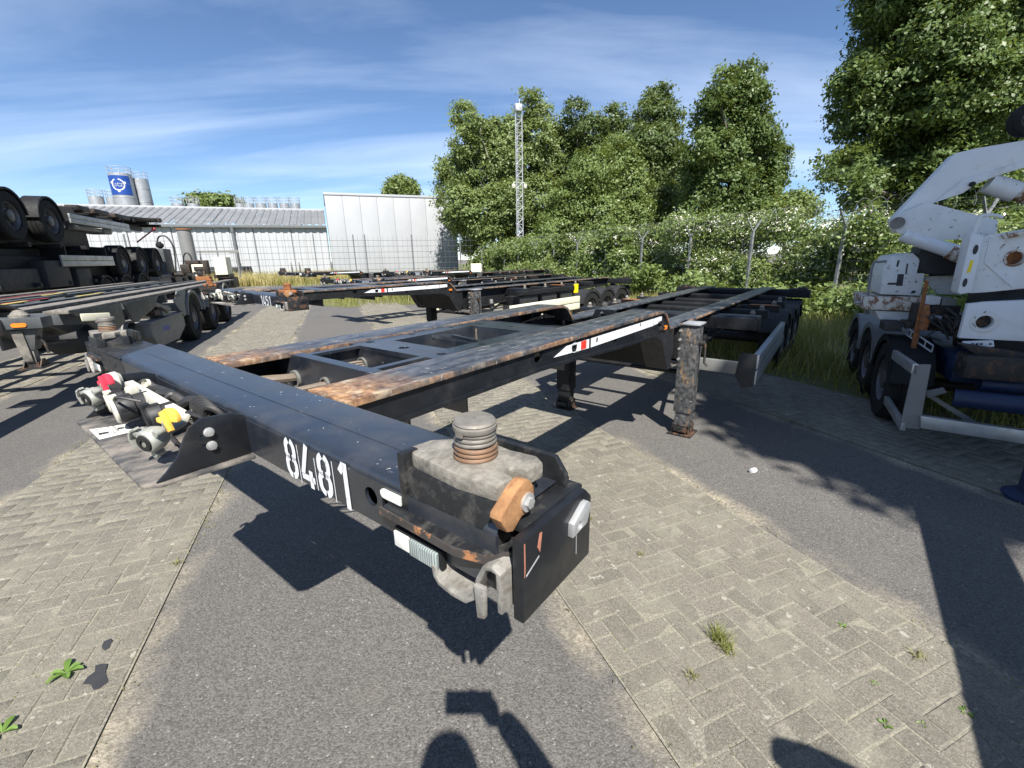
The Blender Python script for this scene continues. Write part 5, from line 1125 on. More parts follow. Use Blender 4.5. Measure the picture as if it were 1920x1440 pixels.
m = MB(); m.box(.42, 1.3, .14, .5, .62, 1.38); part('crane_column', m, 'dark_plastic', sl, .02)
m = MB(); m.box(.28, .6, -.3, -.1, .55, .7); m.prism(poly([(1790, 640), (1920, 660), (1920, 690), (1860, 690)], -.1), -.2, -.1, 'xz'); part('column_foot', m, 'black_rusty', sl, .01)
# white tank box with worn lettering, beam and guard rail behind it
S3 = .6
m = MB(); m.prism(poly([(1656, 500), (1672, 480), (1712, 474), (1732, 492), (1736, 506), (1726, 555), (1650, 552)], S3), S3, S3 + .5, 'xz'); tk = part('oil_tank', m, 'white_chipped', sl, .01)
m = MB()
for x, y, w_, h_ in ((1683, 514, 12, 22), (1700, 494, 3, 20), (1683, 488, 4, 12), (1666, 530, 20, 4), (1710, 545, 8, 5)): q = poly([(x, y), (x + w_, y), (x + w_ - 3, y + h_), (x - 3, y + h_)], S3); m.prism(q, S3 - .0025, S3 - .0005, 'xz')
part('worn_lettering', m, 'ink', tk)
m = MB(); m.prism(poly([(1620, 556), (1730, 558), (1726, 584), (1619, 580)], S3 - .1), S3 - .1, S3 + .5, 'xz'); part('deck_beam', m, 'rusty_white', sl, .006)
m = MB(); m.prism(poly([(1640, 582), (1726, 586), (1722, 602), (1650, 600)], S3 - .06), S3 - .06, S3 + .5, 'xz'); part('deck_beam', m, 'white_chipped', sl, .006)
m = MB(); m.prism(poly([(1732, 518), (1800, 516), (1796, 552), (1760, 552), (1736, 530)], S3 + .1), S3 + .1, S3 + .14, 'xz'); part('deck_plate', m, 'white_chipped', sl, .004)
m = MB(); m.tube(curve3([(lf(x, y, S3)[0], S3, lf(x, y, S3)[1]) for x, y in ((1622, 590), (1632, 520), (1638, 494), (1650, 491), (1662, 490))]), .01, 8); m.tube([(lf(x, y, S3 + .1)[0], S3 + .1, lf(x, y, S3 + .1)[1]) for x, y in ((1628, 590), (1628, 515))], .006, 6); part('guard_tube', m, 'pale_grey', sl)
a, b = lf(1604, 568, S3), lf(1622, 566, S3); m = MB(); m.cyl((a[0], S3, a[1]), (b[0], S3, b[1]), .012, n=10); part('rear_lamp_arm', m, 'galvanised', sl)
m = MB(); m.prism(poly([(1736, 525), (1742, 528), (1718, 655), (1708, 655)], .2), .2, .23, 'xz'); part('timber_post', m, 'rust', sl, .003)
m = MB(); m.prism(poly([(1733, 575), (1742, 570), (1744, 600), (1736, 620), (1724, 618)], .15), .13, .2, 'xz'); part('knuckle', m, 'rust', sl, .006)
a, b = lf(1740, 595, .3), lf(1764, 597, .3); m = MB(); m.cyl((a[0], .3, a[1]), (b[0], .3, b[1]), .022, n=12); part('hydraulic_cylinder', m, 'aluminium', sl)
m = MB(); m.box(.1, .35, .3, .5, .8, .98)
for x0, y0, x1, y1 in ((1770, 590, 1800, 640), (1776, 578, 1808, 622), (1766, 600, 1790, 648)): m.tube(curve3([(lf(x0, y0, .2)[0], .2, lf(x0, y0, .2)[1]), (lf((x0 + x1) / 2 + 10, (y0 + y1) / 2, .1)[0], .1, lf((x0 + x1) / 2 + 10, (y0 + y1) / 2, .1)[1]), (lf(x1, y1, .2)[0], .2, lf(x1, y1, .2)[1])]), .012, 6)
part('valve_block', m, 'black_rusty', sl, 0)
P0, P1 = lf(1685, 604, .4), lf(1750, 648, .1); m = MB()
for dz in (0, .05): m.tube([(P0[0], .4, P0[1] - dz), (P1[0], .1, P1[1] - dz)], .007, 6)
for k in range(6): t = k / 5; m.tube([(P0[0] + (P1[0] - P0[0]) * t, .4 - .3 * t, P0[1] + (P1[1] - P0[1]) * t), (P0[0] + (P1[0] - P0[0]) * t, .4 - .3 * t, P0[1] + (P1[1] - P0[1]) * t - .05)], .005, 6)
part('ladder', m, 'aluminium', sl)
# front side guard
G0 = -.42
m = MB(); m.prism(poly([(1714, 684), (1746, 684), (1724, 805), (1686, 802), (1690, 790)], G0), G0, G0 + .02, 'xz'); part('guard_post', m, 'pale_grey', sl, .003)
for (x0, y0), (x1, y1), dz in (((1712, 682), (1674, 656), .07), ((1690, 792), (1659, 742), .06)):
    a, b = lf(x0, y0, G0), lf(x1, y1, .1); m = MB(); m.hexa([(a[0], G0, a[1] - dz), (a[0] + .03, G0, a[1] - dz), (b[0] + .03, .1, b[1] - dz), (b[0], .1, b[1] - dz)], [(a[0], G0, a[1]), (a[0] + .03, G0, a[1]), (b[0] + .03, .1, b[1]), (b[0], .1, b[1])]); part('side_guard', m, 'aluminium', sl, .003)
m = MB(); m.prism(poly([(1726, 780), (1922, 808), (1990, 818), (1990, 842), (1922, 833), (1726, 803)], G0 - .02), G0 - .02, G0 + .03, 'xz'); part('guard_rail', m, 'aluminium', sl, .004)
m = MB(); m.prism(poly([(1736, 742), (1744, 738), (1830, 790), (1815, 792)], G0 + .2), G0 + .2, G0 + .23, 'xz'); m.prism(poly([(1738, 735), (1770, 728), (1776, 736), (1740, 746)], G0 + .15), G0 + .15, G0 + .18, 'xz'); part('guard_brace', m, 'pale_grey', sl)
# stabiliser leg and cross tubes, blue
a = lf(1905, 940, -.9); m = MB(); m.cyl((a[0] + .06, -.9, .05), (a[0] + .06, -.9, .62), .07, n=18); m.lathe([(.13, .0), (.13, .02), (.08, .05)], (a[0] + .06, -.9, 0), (0, 0, 1), 20); part('stabiliser_leg', m, 'blue_paint', sl)
m = MB(); m.cyl((.25, -.35, .42), (1.4, -.6, .46), .06, n=14); m.cyl((.4, -.2, .5), (1.2, -.2, .52), .06, n=14); part('cross_tube', m, 'blue_paint', sl)
# front end outside the picture on the right: second crane column, tank and neck
m = MB(); m.box(.75, 1.3, -4.9, -4.45, .9, 1.5); part('crane_column', m, 'white_paint', sl, .02)
m = MB(); m.box(1.3, 1.5, -.5, 2.9, .5, .75); part('far_side_rail', m, 'blue_paint', sl, .01)
# spare wheel hung above
a = lf(1925, 222, .5); sw = wheel(sl, a[0] + .03, .55, a[1], .11, 1, .09, 'spare_wheel', False); sw.rotation_euler = (0, 0, math.radians(-80))
# ------------------------------------------------------------------ hall with corrugated lean-to
UB = 46.5
hall = thing('warehouse', 'long warehouse with white corrugated wall and grey sheet roof', 'building', (0, 0, 0), YARD_ROT)
def corr(m, v0, v1, pitch, dep, P0, P1):
    """corrugated sheet between two lines; P0/P1(v, out) give lower and upper points"""
    vs_ = []; v = v0
    while v < v1 - 1e-6:
        for f, o in ((0, 0), (.42, 0), (.5, dep), (.86, dep), (.94, 0)):
            if v + f * pitch <= v1: vs_.append((v + f * pitch, o))
        v += pitch
    o0 = len(m.v)
    for v, o in vs_: m.v.append(P0(v, o)); m.v.append(P1(v, o))
    for i in range(len(vs_) - 1): a = o0 + 2 * i; m.f.append((a, a + 2, a + 3, a + 1))
EZ = 4.55; edges = np.arange(-30.0, .3, 3.01)
for i in range(len(edges) - 1):
    m = MB(); corr(m, edges[i] + .0, edges[i + 1] - .012, .6, -.05, lambda v, o: (v, UB + o, .35), lambda v, o: (v, UB + o, EZ)); part('cladding_sheet', m, 'cladding_white', hall, smooth=False)
    m = MB(); corr(m, edges[i] + .0, edges[i + 1] - .012, .6, .07, lambda v, o: (v, UB - .35, EZ + .03 + o), lambda v, o: (v, UB + 6.2, 6.45 + o)); part('roof_sheet', m, 'roof_sheet', hall, smooth=False)
m = MB(); m.box(-30, .1, UB - .36, UB - .2, EZ - .22, EZ + .02); part('gutter', m, 'trim_grey', hall, .02)
m = MB(); m.box(-30, .1, UB + .02, UB + .06, 0, .38); m.box(-30, .1, UB + .1, UB + 6.2, 0, 4.5); part('plinth', m, 'trim_grey', hall)
m = MB(); m.cyl((-7.5, UB - .26, EZ - .15), (-7.5, UB - .2, EZ - .6), .16, n=10); m.cyl((-7.5, UB - .2, EZ - .6), (-7.5, UB - .2, .2), .13, n=10)
for z in (1.4, 2.9): m.cyl((-7.5, UB - .2, z), (-7.5, UB - .2, z + .1), .16, n=10)
part('downpipe', m, 'trim_grey', hall)
m = MB(); m.box(-30, .1, UB + 6.1, UB + 6.5, 6.4, 6.6); part('ridge_cap', m, 'panel_white', hall, .03)
blk = thing('panel_hall', 'flat roofed hall with white smooth panels, beside the trees', 'building', (0, 0, 0), YARD_ROT)
WL, WR, WT = .22, 12.45, 7.25; nP = 8; pw = (WR - WL) / nP
for i in range(nP):
    m = MB(); m.box(WL + i * pw + .012, WL + (i + 1) * pw - .012, UB - .3, UB - .2, .25, WT - .05); part('wall_panel', m, 'panel_white', blk, .008)
m = MB(); m.box(WL + .02, WR - .02, UB - .24, UB + 9, 0, WT - .1); part('core', m, 'trim_grey', blk)
m = MB(); m.box(WL - .05, WR + .05, UB - .36, UB + 9.1, WT - .06, WT + .14); part('roof_edge', m, 'panel_white', blk, .02)

# ------------------------------------------------------------------ silos behind the hall
US = 70.
def silo(u, v0, v1, zt, label, group=None, cone=False, rail=True, grp=None):
    r = (v1 - v0) / 2; s = yard_thing('silo', label, 'silo', u, (v0 + v1) / 2, group)
    m = MB(); m.lathe([(r, 0), (r, zt * .97), (r * .97, zt)], (0, 0, 0), (0, 0, 1), 28); part('silo_shell', m, 'silo_metal', s)
    m = MB()
    for z in np.arange(zt - 1.2, 2, -1.5): m.lathe([(r + .01, z), (r + .03, z + .03), (r + .01, z + .06)], (0, 0, 0), (0, 0, 1), 28, False)
    part('seam_ring', m, 'silo_metal', s)
    if rail:
        m = MB()
        for z in (.35, .7): m.tube([(r * 1.02 * math.cos(a), r * 1.02 * math.sin(a), zt + z) for a in np.linspace(0, 2 * math.pi, 21)], .025, 5)
        for a in np.linspace(0, 2 * math.pi, 11)[:-1]: m.cyl((r * 1.02 * math.cos(a), r * 1.02 * math.sin(a), zt), (r * 1.02 * math.cos(a), r * 1.02 * math.sin(a), zt + .7), .025, n=5)
        part('guard_rail', m, 'galvanised', s)
    return s
us = silo(US, -23.0, -20.75, 11.75, 'tall metal silo with blue utz sign')
silo(US + 1.2, -21.3, -19.55, 11.45, 'tall plain metal silo behind the one with the blue sign')
R_ = 1.125 + .02; m = MB(); n = 16; A0, A1 = math.radians(-158), math.radians(-30); o0 = 0
for k in range(n + 1):
    a = A0 + (A1 - A0) * k / n; m.v += [(R_ * math.cos(a), R_ * math.sin(a), 9.35), (R_ * math.cos(a), R_ * math.sin(a), 11.45)]
m.f += [(2 * k, 2 * k + 2, 2 * k + 3, 2 * k + 1) for k in range(n)]
sg_ = part('sign_panel', m, 'utz_blue', us)
def on_silo(me_v, rr, ac=math.radians(-92)): return [(rr * math.cos(ac + x / rr), rr * math.sin(ac + x / rr), 10.45 + z) for x, z in me_v]
def sdisc(m, pts, rr=R_ + .012):
    o = len(m.v); m.v += on_silo(pts, rr); return o
m = MB(); N_ = 40
for a0_, a1_ in ((-8, 80), (112, 188), (-68 + 360 - 150, 352 - 0)):
    ks = np.linspace(math.radians(a0_), math.radians(a1_), 14); o = len(m.v)
    m.v += on_silo([(.66 * math.cos(a), .66 * math.sin(a)) for a in ks] + [(.54 * math.cos(a), .54 * math.sin(a)) for a in ks], R_ + .012)
    m.f += [(o + i, o + i + 1, o + 14 + i + 1, o + 14 + i) for i in range(13)]
for a in (20, 160, 268):
    cx_, cz_ = .7 * math.cos(math.radians(a)), .7 * math.sin(math.radians(a)); o = sdisc(m, circ(cx_, cz_, .13, 12)); m.f.append(tuple(o + i for i in range(12)))
part('sign_ring', m, 'number_white', sg_, smooth=False)
tm = text_mesh('utz', .8); vv = [Vector(v.co) for v in tm.vertices]
for v, q in zip(tm.vertices, on_silo([(p.x * 1.0, p.y + .03) for p in vv], R_ + .014)): v.co = q
for q in (0,):
    obj('sign_lettering', tm, 'number_white', sg_)
for i, (a, b, z, lab) in enumerate([(-25.8, -24.3, 9.3, 'short metal silo, leftmost behind the roof'), (-24.1, -22.9, 9.25, 'short metal silo directly left of the utz sign')]): silo(US + 1, a, b, z, lab, 'low silos behind the warehouse roof')
names = ['low metal silo just left of the bush on the roof line', 'low metal silo half hidden behind the bush on the roof line', 'low metal silo right behind the bush top', 'low metal silo first clear of the bush to its right', 'low metal silo second clear of the bush', 'low metal silo third clear of the bush', 'low metal silo last but one before the white hall', 'low metal silo nearest the white hall, end of the row']
for i, (px0, px1) in enumerate([(320, 345), (350, 374), (440, 458), (456, 476), (478, 499), (501, 520), (523, 542), (543, 562)]):
    silo(US, at_u(px0, 380, US)[0], at_u(px1, 380, US)[0], at_u((px0 + px1) / 2, 374, US)[1] - .5, names[i], 'low silos behind the warehouse roof')

# ------------------------------------------------------------------ fences
fn = thing('mesh_fence', 'grey wire mesh fence with slim posts in front of the hall', 'fence', (0, 0, 0), YARD_ROT); UF = 36.
posts = [-15.4, -11.8, -8.2, -4.6, -.9, 2.63, 6.07, 9.9]
for v in posts + [-2.5 + 4.3]:
    m = MB(); m.box(v - .04, v + .04, UF - .04, UF + .04, 0, 3.25 if v != posts[-1] else 3.3); part('fence_post', m, 'trim_grey', fn)
m = MB()
for z in np.arange(.3, 3.2, .42): m.box(-22, 11, UF - .05, UF - .03, z, z + .022)
for v in np.arange(-22, 11, .36): m.box(v - .005, v + .005, UF - .03, UF - .022, .2, 3.15)
tag(part('fence_wires', m, 'fence_wire', fn, smooth=False), kind='stuff')
fr = thing('security_fence', 'wire fence with Y shaped post heads and barbed coil along the hedge', 'fence', (0, 0, 0), YARD_ROT); VF = 10.8
ulist = [2.2, 4.55, 6.9, 9.3, 11.6, 14.05, 16.4, 18.8, 21.2, 23.6, 26, 28.4, 30.8, 33.2]
for u in ulist:
    m = MB(); m.box(VF - .03, VF + .03, u - .03, u + .03, 0, 1.98); po = part('fence_post', m, 'post_grey', fr)
    m = MB()
    for s in (-1, 1): m.hexa([(VF - .02 - s * 0, u - .02, 1.95), (VF + .02, u - .02, 1.95), (VF + .02, u + .02, 1.95), (VF - .02, u + .02, 1.95)], [(VF + s * .25 - .018, u - .018, 2.27), (VF + s * .25 + .018, u - .018, 2.27), (VF + s * .25 + .018, u + .018, 2.27), (VF + s * .25 - .018, u + .018, 2.27)])
    part('post_head', m, 'post_grey', po)
m = MB()
for z in np.arange(.2, 2, .2): m.box(VF - .003, VF + .003, 1, 34, z, z + .005)
for s in (-1, 1):
    for k in (.4, .75, 1): m.box(VF + s * .25 * k - .003, VF + s * .25 * k + .003, 1, 34, 1.95 + .32 * k, 1.955 + .32 * k)
tag(part('fence_wires', m, 'fence_wire', fr, smooth=False), kind='stuff')
m = MB(); pts = [(VF + .17 * math.cos(t), 2 + t * .045, 2.32 + .17 * math.sin(t)) for t in np.arange(0, 500, .42)]; m.tube(pts, .004, 3, False); part('barbed_coil', m, 'trim_grey', fr)

# ------------------------------------------------------------------ lattice mast
P = depth_at(975, 521, 32.5); ms = thing('lattice_mast', 'tall slim galvanised lattice mast with two cameras half way up', 'mast', (P[0], 32.5, 0), .3)
H_ = 10.7; w = .22; cs = [(-w, -w * .6), (w, -w * .6), (0, w)]
for a in cs:
    m = MB(); m.cyl((a[0], a[1], 0), (a[0], a[1], H_), .035, n=6); part('mast_leg', m, 'galvanised', ms)
m = MB(); k = 0
for z in np.arange(.2, H_ - .3, .38):
    for i in range(3):
        a, b = cs[i], cs[(i + 1) % 3]; z0, z1 = (z, z + .38) if (k + i) % 2 else (z + .38, z); m.tube([(a[0], a[1], z0), (b[0], b[1], z1)], .016, 5); m.tube([(a[0], a[1], z), (b[0], b[1], z)], .014, 5)
    k += 1
part('lattice_bracing', m, 'galvanised', ms)
for s in (-1, 1):
    m = MB(); m.lathe([(.05, .2), (.12, .16), (.13, .04), (.1, -.06), (.001, -.1)], (s * .42, -.1, 6.0), (0, 0, 1), 12, False); m.tube([(s * .42, -.1, 6.2), (s * .36, 0, 6.32), (s * .15, 0, 6.3)], .03, 6); part('camera_dome', m, 'white_plastic', ms)
m = MB(); m.box(-.25, .2, -.3, .1, H_ - .15, H_ + .25); m.cyl((.1, 0, H_), (.1, 0, H_ + .6), .03, n=6); part('mast_head', m, 'galvanised', ms, .02)

# ------------------------------------------------------------------ trees and shrubs
def leaf_cloud(name, lobes, nclump, nleaf, size, spread, mat, parent=None, droop=.25, shell=.55, kind=None):
    """lobes: (x,y,z,r) or (x,y,z,rx,ry,rz). Twig clumps spread through each lobe, leaves spread round each twig"""
    L = np.array([l if len(l) == 6 else (l[0], l[1], l[2], l[3], l[3], l[3] * 1.05) for l in lobes], float)
    vol = (L[:, 3] * L[:, 4] * L[:, 5]) ** .8; idx = nrng.choice(len(L), nclump, p=vol / vol.sum())
    d = nrng.normal(size=(nclump, 3)); d /= np.linalg.norm(d, axis=1)[:, None]
    rr = (shell + (1.06 - shell) * nrng.uniform(0, 1, nclump) ** .6)[:, None]
    C = L[idx, :3] + d * rr * L[idx, 3:6]
    ce = np.repeat(C, nleaf, 0); N = len(ce); off = nrng.normal(size=(N, 3)) * spread * np.array([1, 1, .6]); off[:, 2] -= np.abs(off[:, 0]) * droop * .5
    P_ = ce + off; cd = nrng.normal(size=(nclump, 3)) * .45 + d * .8 + np.array([0, 0, .55]); out = np.repeat(cd, nleaf, 0) + nrng.normal(size=(N, 3)) * .5; out /= np.linalg.norm(out, axis=1)[:, None]
    t = np.cross(out, nrng.normal(size=(N, 3))); t /= np.linalg.norm(t, axis=1)[:, None]; b = np.cross(out, t)
    s = (size * nrng.uniform(.55, 1.3, N))[:, None]
    v0 = P_ - t * s; v1 = P_ + b * s * .55 + out * s * .12; v2 = P_ + t * s - out * s * .15; v3 = P_ - b * s * .55 + out * s * .12
    V_ = np.stack([v0, v1, v2, v3], 1).reshape(-1, 3); Q = np.arange(N * 4).reshape(-1, 4)
    me = fast_mesh(name, V_, Q); me.materials.append(MATS[mat]); o = obj(name, me, None, parent)
    if kind: o['kind'] = kind
    return o
def tree(label, base, trunk_top, r0, lobes, nclump, nleaf, size, spread, mat, bark='bark', name='broadleaf_tree', group=None, lean=(0, 0)):
    t = thing(name, label, 'tree', (0, 0, 0), 0, group)
    m = MB(); bx0 = Vector((base[0], base[1], 0)); top = Vector((base[0] + lean[0], base[1] + lean[1], trunk_top))
    pts = curve3([bx0, bx0.lerp(top, .35) + Vector((rng.uniform(-.2, .2), rng.uniform(-.2, .2), 0)), bx0.lerp(top, .7), top], 4); m.tube(pts, r0, 9, True, r0 * .3); part('trunk', m, bark, t)
    m = MB()
    for l in lobes:
        c = Vector(l[:3]); f = min(.92, max(.22, (c.z - 1.2) / max(trunk_top, .1) * .6)); st = bx0.lerp(top, f); mid = st.lerp(c, .5) + Vector((rng.uniform(-.3, .3), rng.uniform(-.3, .3), .3)); m.tube(curve3([st, mid, c], 3), r0 * .32, 6, True, r0 * .08)
        for k in range(3): e = c + Vector((rng.uniform(-1, 1), rng.uniform(-1, 1), rng.uniform(-.4, 1))) * l[3] * .75; m.tube([mid.lerp(c, .6), e], r0 * .12, 4, True, r0 * .03)
    part('limb', m, bark, t)
    leaf_cloud('crown', lobes, nclump, nleaf, size, spread, mat, t); return t
def lob(lst, Y, jit=1.5):
    out = []
    for px, py, r in lst:
        y = Y + rng.uniform(-jit, jit); p = depth_at(px, py, y); rr = r * y / F_PX * .84; out.append((p[0], p[1], p[2], rr))
    return out
Y = 41.; B0 = depth_at(893, 500, Y)
tree('pale green poplar-like tree leaning over the white hall, left of the mast', (B0[0], Y), 11.5, .24, lob([(868, 215, 22), (872, 265, 30), (905, 262, 32), (862, 320, 40), (835, 312, 16), (900, 330, 45), (945, 300, 40), (925, 250, 26), (860, 385, 44), (905, 400, 48), (950, 380, 44), (848, 420, 14), (880, 440, 36), (930, 445, 40), (830, 350, 14), (890, 225, 20)], Y), 1350, 42, .13, .27, 'leaf_poplar', 'bark_pale', lean=(3.2, 0))
Y = 43.; tree('tall open tree directly behind the lattice mast', (1.5, Y), 13.5, .28, lob([(990, 180, 18), (985, 215, 24), (1012, 215, 24), (965, 250, 30), (1005, 262, 36), (1030, 235, 18), (985, 310, 44), (1025, 310, 36), (965, 360, 40), (1010, 375, 46), (985, 430, 46), (1045, 262, 18)], Y), 1050, 42, .13, .27, 'leaf_poplar')
Y = 44.; tree('dark broad tree right of the mast with a ragged top', (7, Y), 12, .3, lob([(1080, 205, 22), (1075, 250, 32), (1110, 245, 30), (1150, 225, 26), (1155, 265, 36), (1060, 300, 36), (1105, 305, 46), (1150, 320, 46), (1070, 370, 46), (1120, 380, 50)], Y), 1050, 44, .13, .28, 'leaf_dark')
Y = 37.; tree('bushy light green willow in the middle of the tree line', (6.2, Y), 7, .25, lob([(1110, 330, 50), (1160, 300, 42), (1175, 350, 48), (1070, 390, 50), (1120, 410, 55), (1175, 420, 45), (1040, 440, 45), (1090, 460, 48), (1150, 470, 45), (1195, 390, 34), (1010, 470, 34)], Y), 1300, 48, .11, .28, 'leaf_bramble')
Y = 41.; tree('tall dark tree between the willow and the big maple', (13, Y), 13, .32, lob([(1232, 190, 26), (1215, 220, 30), (1250, 225, 28), (1205, 270, 36), (1245, 275, 38), (1275, 300, 24), (1215, 325, 40), (1255, 335, 38), (1235, 385, 44), (1275, 360, 24), (1215, 420, 40), (1255, 420, 34)], Y), 1100, 44, .13, .28, 'leaf_dark')
Y = 34.; tree('full maple standing alone against the sky, left of the gap in the trees', (16.4, Y), 11, .38, lob([(1360, 145, 18), (1400, 145, 24), (1345, 180, 26), (1380, 185, 32), (1412, 180, 22), (1325, 225, 28), (1365, 235, 42), (1405, 235, 36), (1435, 255, 26), (1310, 275, 28), (1350, 290, 46), (1400, 295, 46), (1445, 290, 30), (1315, 330, 36), (1360, 345, 48), (1410, 345, 46), (1450, 325, 26), (1310, 375, 30), (1345, 395, 36), (1440, 365, 24), (1400, 390, 36)], Y, 1.2), 1650, 50, .12, .25, 'leaf_maple')
Y = 19.; big = lob([(1665, 20, 38), (1720, 10, 60), (1650, 75, 42), (1700, 80, 60), (1770, 60, 70), (1600, 150, 32), (1640, 150, 50), (1700, 160, 64), (1780, 150, 76), (1860, 80, 80), (1870, 180, 80), (1595, 215, 32), (1630, 230, 48), (1690, 240, 60), (1760, 240, 66), (1840, 250, 66), (1560, 300, 24), (1590, 320, 34), (1640, 310, 48), (1700, 315, 56), (1770, 320, 56), (1545, 335, 18), (1620, 355, 34), (1680, 370, 44), (1740, 380, 46), (1910, 250, 60), (1960, 120, 90), (1960, 230, 80), (1800, -40, 90), (1700, -60, 80), (1900, -30, 90), (1840, 340, 46), (1900, 330, 46), (1780, 405, 40), (1850, 395, 46), (1920, 395, 50), (1850, 440, 40), (1930, 450, 50), (1990, 400, 60), (1800, -130, 80), (1720, -130, 60)], Y, 1.6)
tree('huge dark maple at the right edge, above the side lifter', (18.5, 20.5), 12, .5, big, 4000, 58, .085, .21, 'leaf_maple')
p = depth_at(752, 352, 78); tree('small round tree top showing over the white hall roof', (p[0], 78), 11, .3, lob([(738, 352, 14), (752, 345, 16), (768, 352, 13), (752, 360, 18), (735, 366, 12), (772, 364, 12), (752, 375, 20)], 78), 260, 26, .28, .5, 'leaf_poplar')
tree('low bush showing over the warehouse roof between silos', (depth_at(395, 380, 66)[0], 66), 8, .25, lob([(365, 378, 12), (385, 374, 13), (405, 376, 12), (425, 380, 12), (442, 383, 9), (395, 390, 16)], 64), 240, 26, .26, .5, 'leaf_poplar', name='bush')
p = depth_at(1480, 380, 30); tree('round bush in the gap between the maple and the huge tree', (p[0], 30), 3, .15, lob([(1470, 385, 22), (1495, 378, 20), (1515, 388, 18), (1450, 395, 16), (1480, 405, 26)], 30, .6), 320, 34, .1, .3, 'leaf_bramble', name='bush')
# shade tree behind the photographer, outside the picture; its shade falls on the lifter and the verge
SHADE = [(2.5, 3.35, .5, 7.6), (2.75, 2.85, .5, 7.5), (3.1, 2.5, .55, 7.4), (3.5, 2.2, .55, 7.3), (2.6, 4.6, .5, 8.0), (3.4, 2.9, .6, 7.6), (4.0, 2.6, .6, 7.5), (3.0, 3.7, .75, 7.8), (3.7, 3.2, .9, 8.0), (4.6, 3.3, 1.0, 7.6), (4.2, 4.5, 1.1, 8.4), (3.3, 5.5, .5, 8.2), (5.2, 5.2, 1.2, 8.6), (4.2, 6.6, 1.1, 9.0), (6.2, 6.3, .95, 9.0), (5.4, 8.0, .8, 9.4), (7.4, 7.8, .9, 9.2), (3.4, 7.3, .5, 9.2), (5.6, 3.9, 1.1, 8.2), (4.7, 2.2, .7, 7.4), (6.8, 4.8, 1.2, 8.0)]
tree('spreading tree to the right behind the camera, only its shade in view', (7.5, -3.6), 7.5, .3, [(x + .157 * z, y - .81 * z, z, r * 1.05) for x, y, r, z in SHADE], 4200, 42, .1, .2, 'leaf_maple')

# hedge of bramble and elder along the security fence
SH = [('pale flowering bramble behind the fence, nearest the lifter', 5.2, 8.4, 2.25, .6), ('flowering elder between the two nearest fence post heads', 8.4, 11.2, 2.5, .9), ('flowering bramble behind the third and fourth fence post heads', 11.2, 14.2, 2.7, 1), ('dense bramble below the maple, few flowers', 14.2, 18.0, 2.6, .5), ('leafy bramble right of the willow, at the fence', 18.0, 23.0, 2.5, .3), ('dark shrub in the corner behind the lattice mast', 23.0, 31.0, 2.6, 0)]
for lab, u0, u1, hh, fl in SH:
    s = thing('shrub', lab, 'shrub', (0, 0, 0), 0, 'shrubs along the security fence'); lo = []
    n = int((u1 - u0) * 5.5)
    for k in range(n):
        u = rng.uniform(u0, u1); v = rng.uniform(11.0 if u0 < 14 else 10.75, 12.5); z = rng.uniform(.35, hh - .35); p = yard(u, v, z); r = rng.uniform(.35, .62); lo.append((p[0], p[1], z, r, r, r * .8))
    leaf_cloud('foliage', lo, int((u1 - u0) * 300), 30, .05 if u0 < 12 else .07, .18, 'leaf_bramble', s, shell=.4)
    m = MB()
    for l in lo[::2]: b = yard(*yard_uv(l[0], l[1]), 0); m.tube(curve3([(l[0] + rng.uniform(-.3, .3), l[1] + rng.uniform(-.3, .3), 0), (l[0], l[1], l[2] * .6), (l[0], l[1], l[2] + l[3])], 3), .012, 4)
    part('stem', m, 'bark', s)
    if fl:
        sel = [l for l in lo if l[2] > .7]; o = leaf_cloud('blossom', sel, int((u1 - u0) * 130 * fl), 12, .034 if u0 < 12 else .045, .08, 'blossom', s, shell=.95)
# low growth in front of the fence
FL = [('bright green seedling shrub in front of the fence posts', 12.0, 16.0, 10.2, .9), ('low leafy growth below the hedge beside the black trailer end', 8.0, 12.0, 10.1, .7), ('shaded low growth behind the lifter wheels', 4.2, 8.0, 9.9, .6), ('tall leafy weeds right of the lattice mast', 17, 24, 9.6, 1.0)]
for lab, u0, u1, vc, hh in FL:
    s = thing('shrub', lab, 'shrub', (0, 0, 0), 0, 'shrubs along the security fence'); lo = []
    for k in range(int((u1 - u0) * 3)):
        p = yard(rng.uniform(u0, u1), vc + rng.gauss(0, .45), rng.uniform(.15, hh)); lo.append((p[0], p[1], p[2], rng.uniform(.2, .38)))
    leaf_cloud('foliage', lo, int((u1 - u0) * 60), 18, .07, .16, 'leaf_bramble' if hh < .95 else 'leaf_poplar', s, shell=.3)
for lab, lst, Yb in [('light green bush at the foot of the leaning tree', [(905, 495, 20), (930, 480, 26), (960, 490, 26), (945, 508, 22), (985, 500, 20)], 36), ('bright bush right of the lattice mast foot', [(1020, 495, 26), (1050, 488, 26), (1075, 500, 24), (1035, 512, 22), (1100, 505, 20)], 33), ('dark undergrowth under the willow', [(1110, 490, 34), (1150, 495, 34), (1190, 490, 34), (1230, 480, 34), (1080, 480, 34)], 35)]:
    s = thing('bush', lab, 'bush', (0, 0, 0)); leaf_cloud('foliage', lob(lst, Yb, .5), 260, 30, .14, .35, 'leaf_bramble', s, shell=.3)

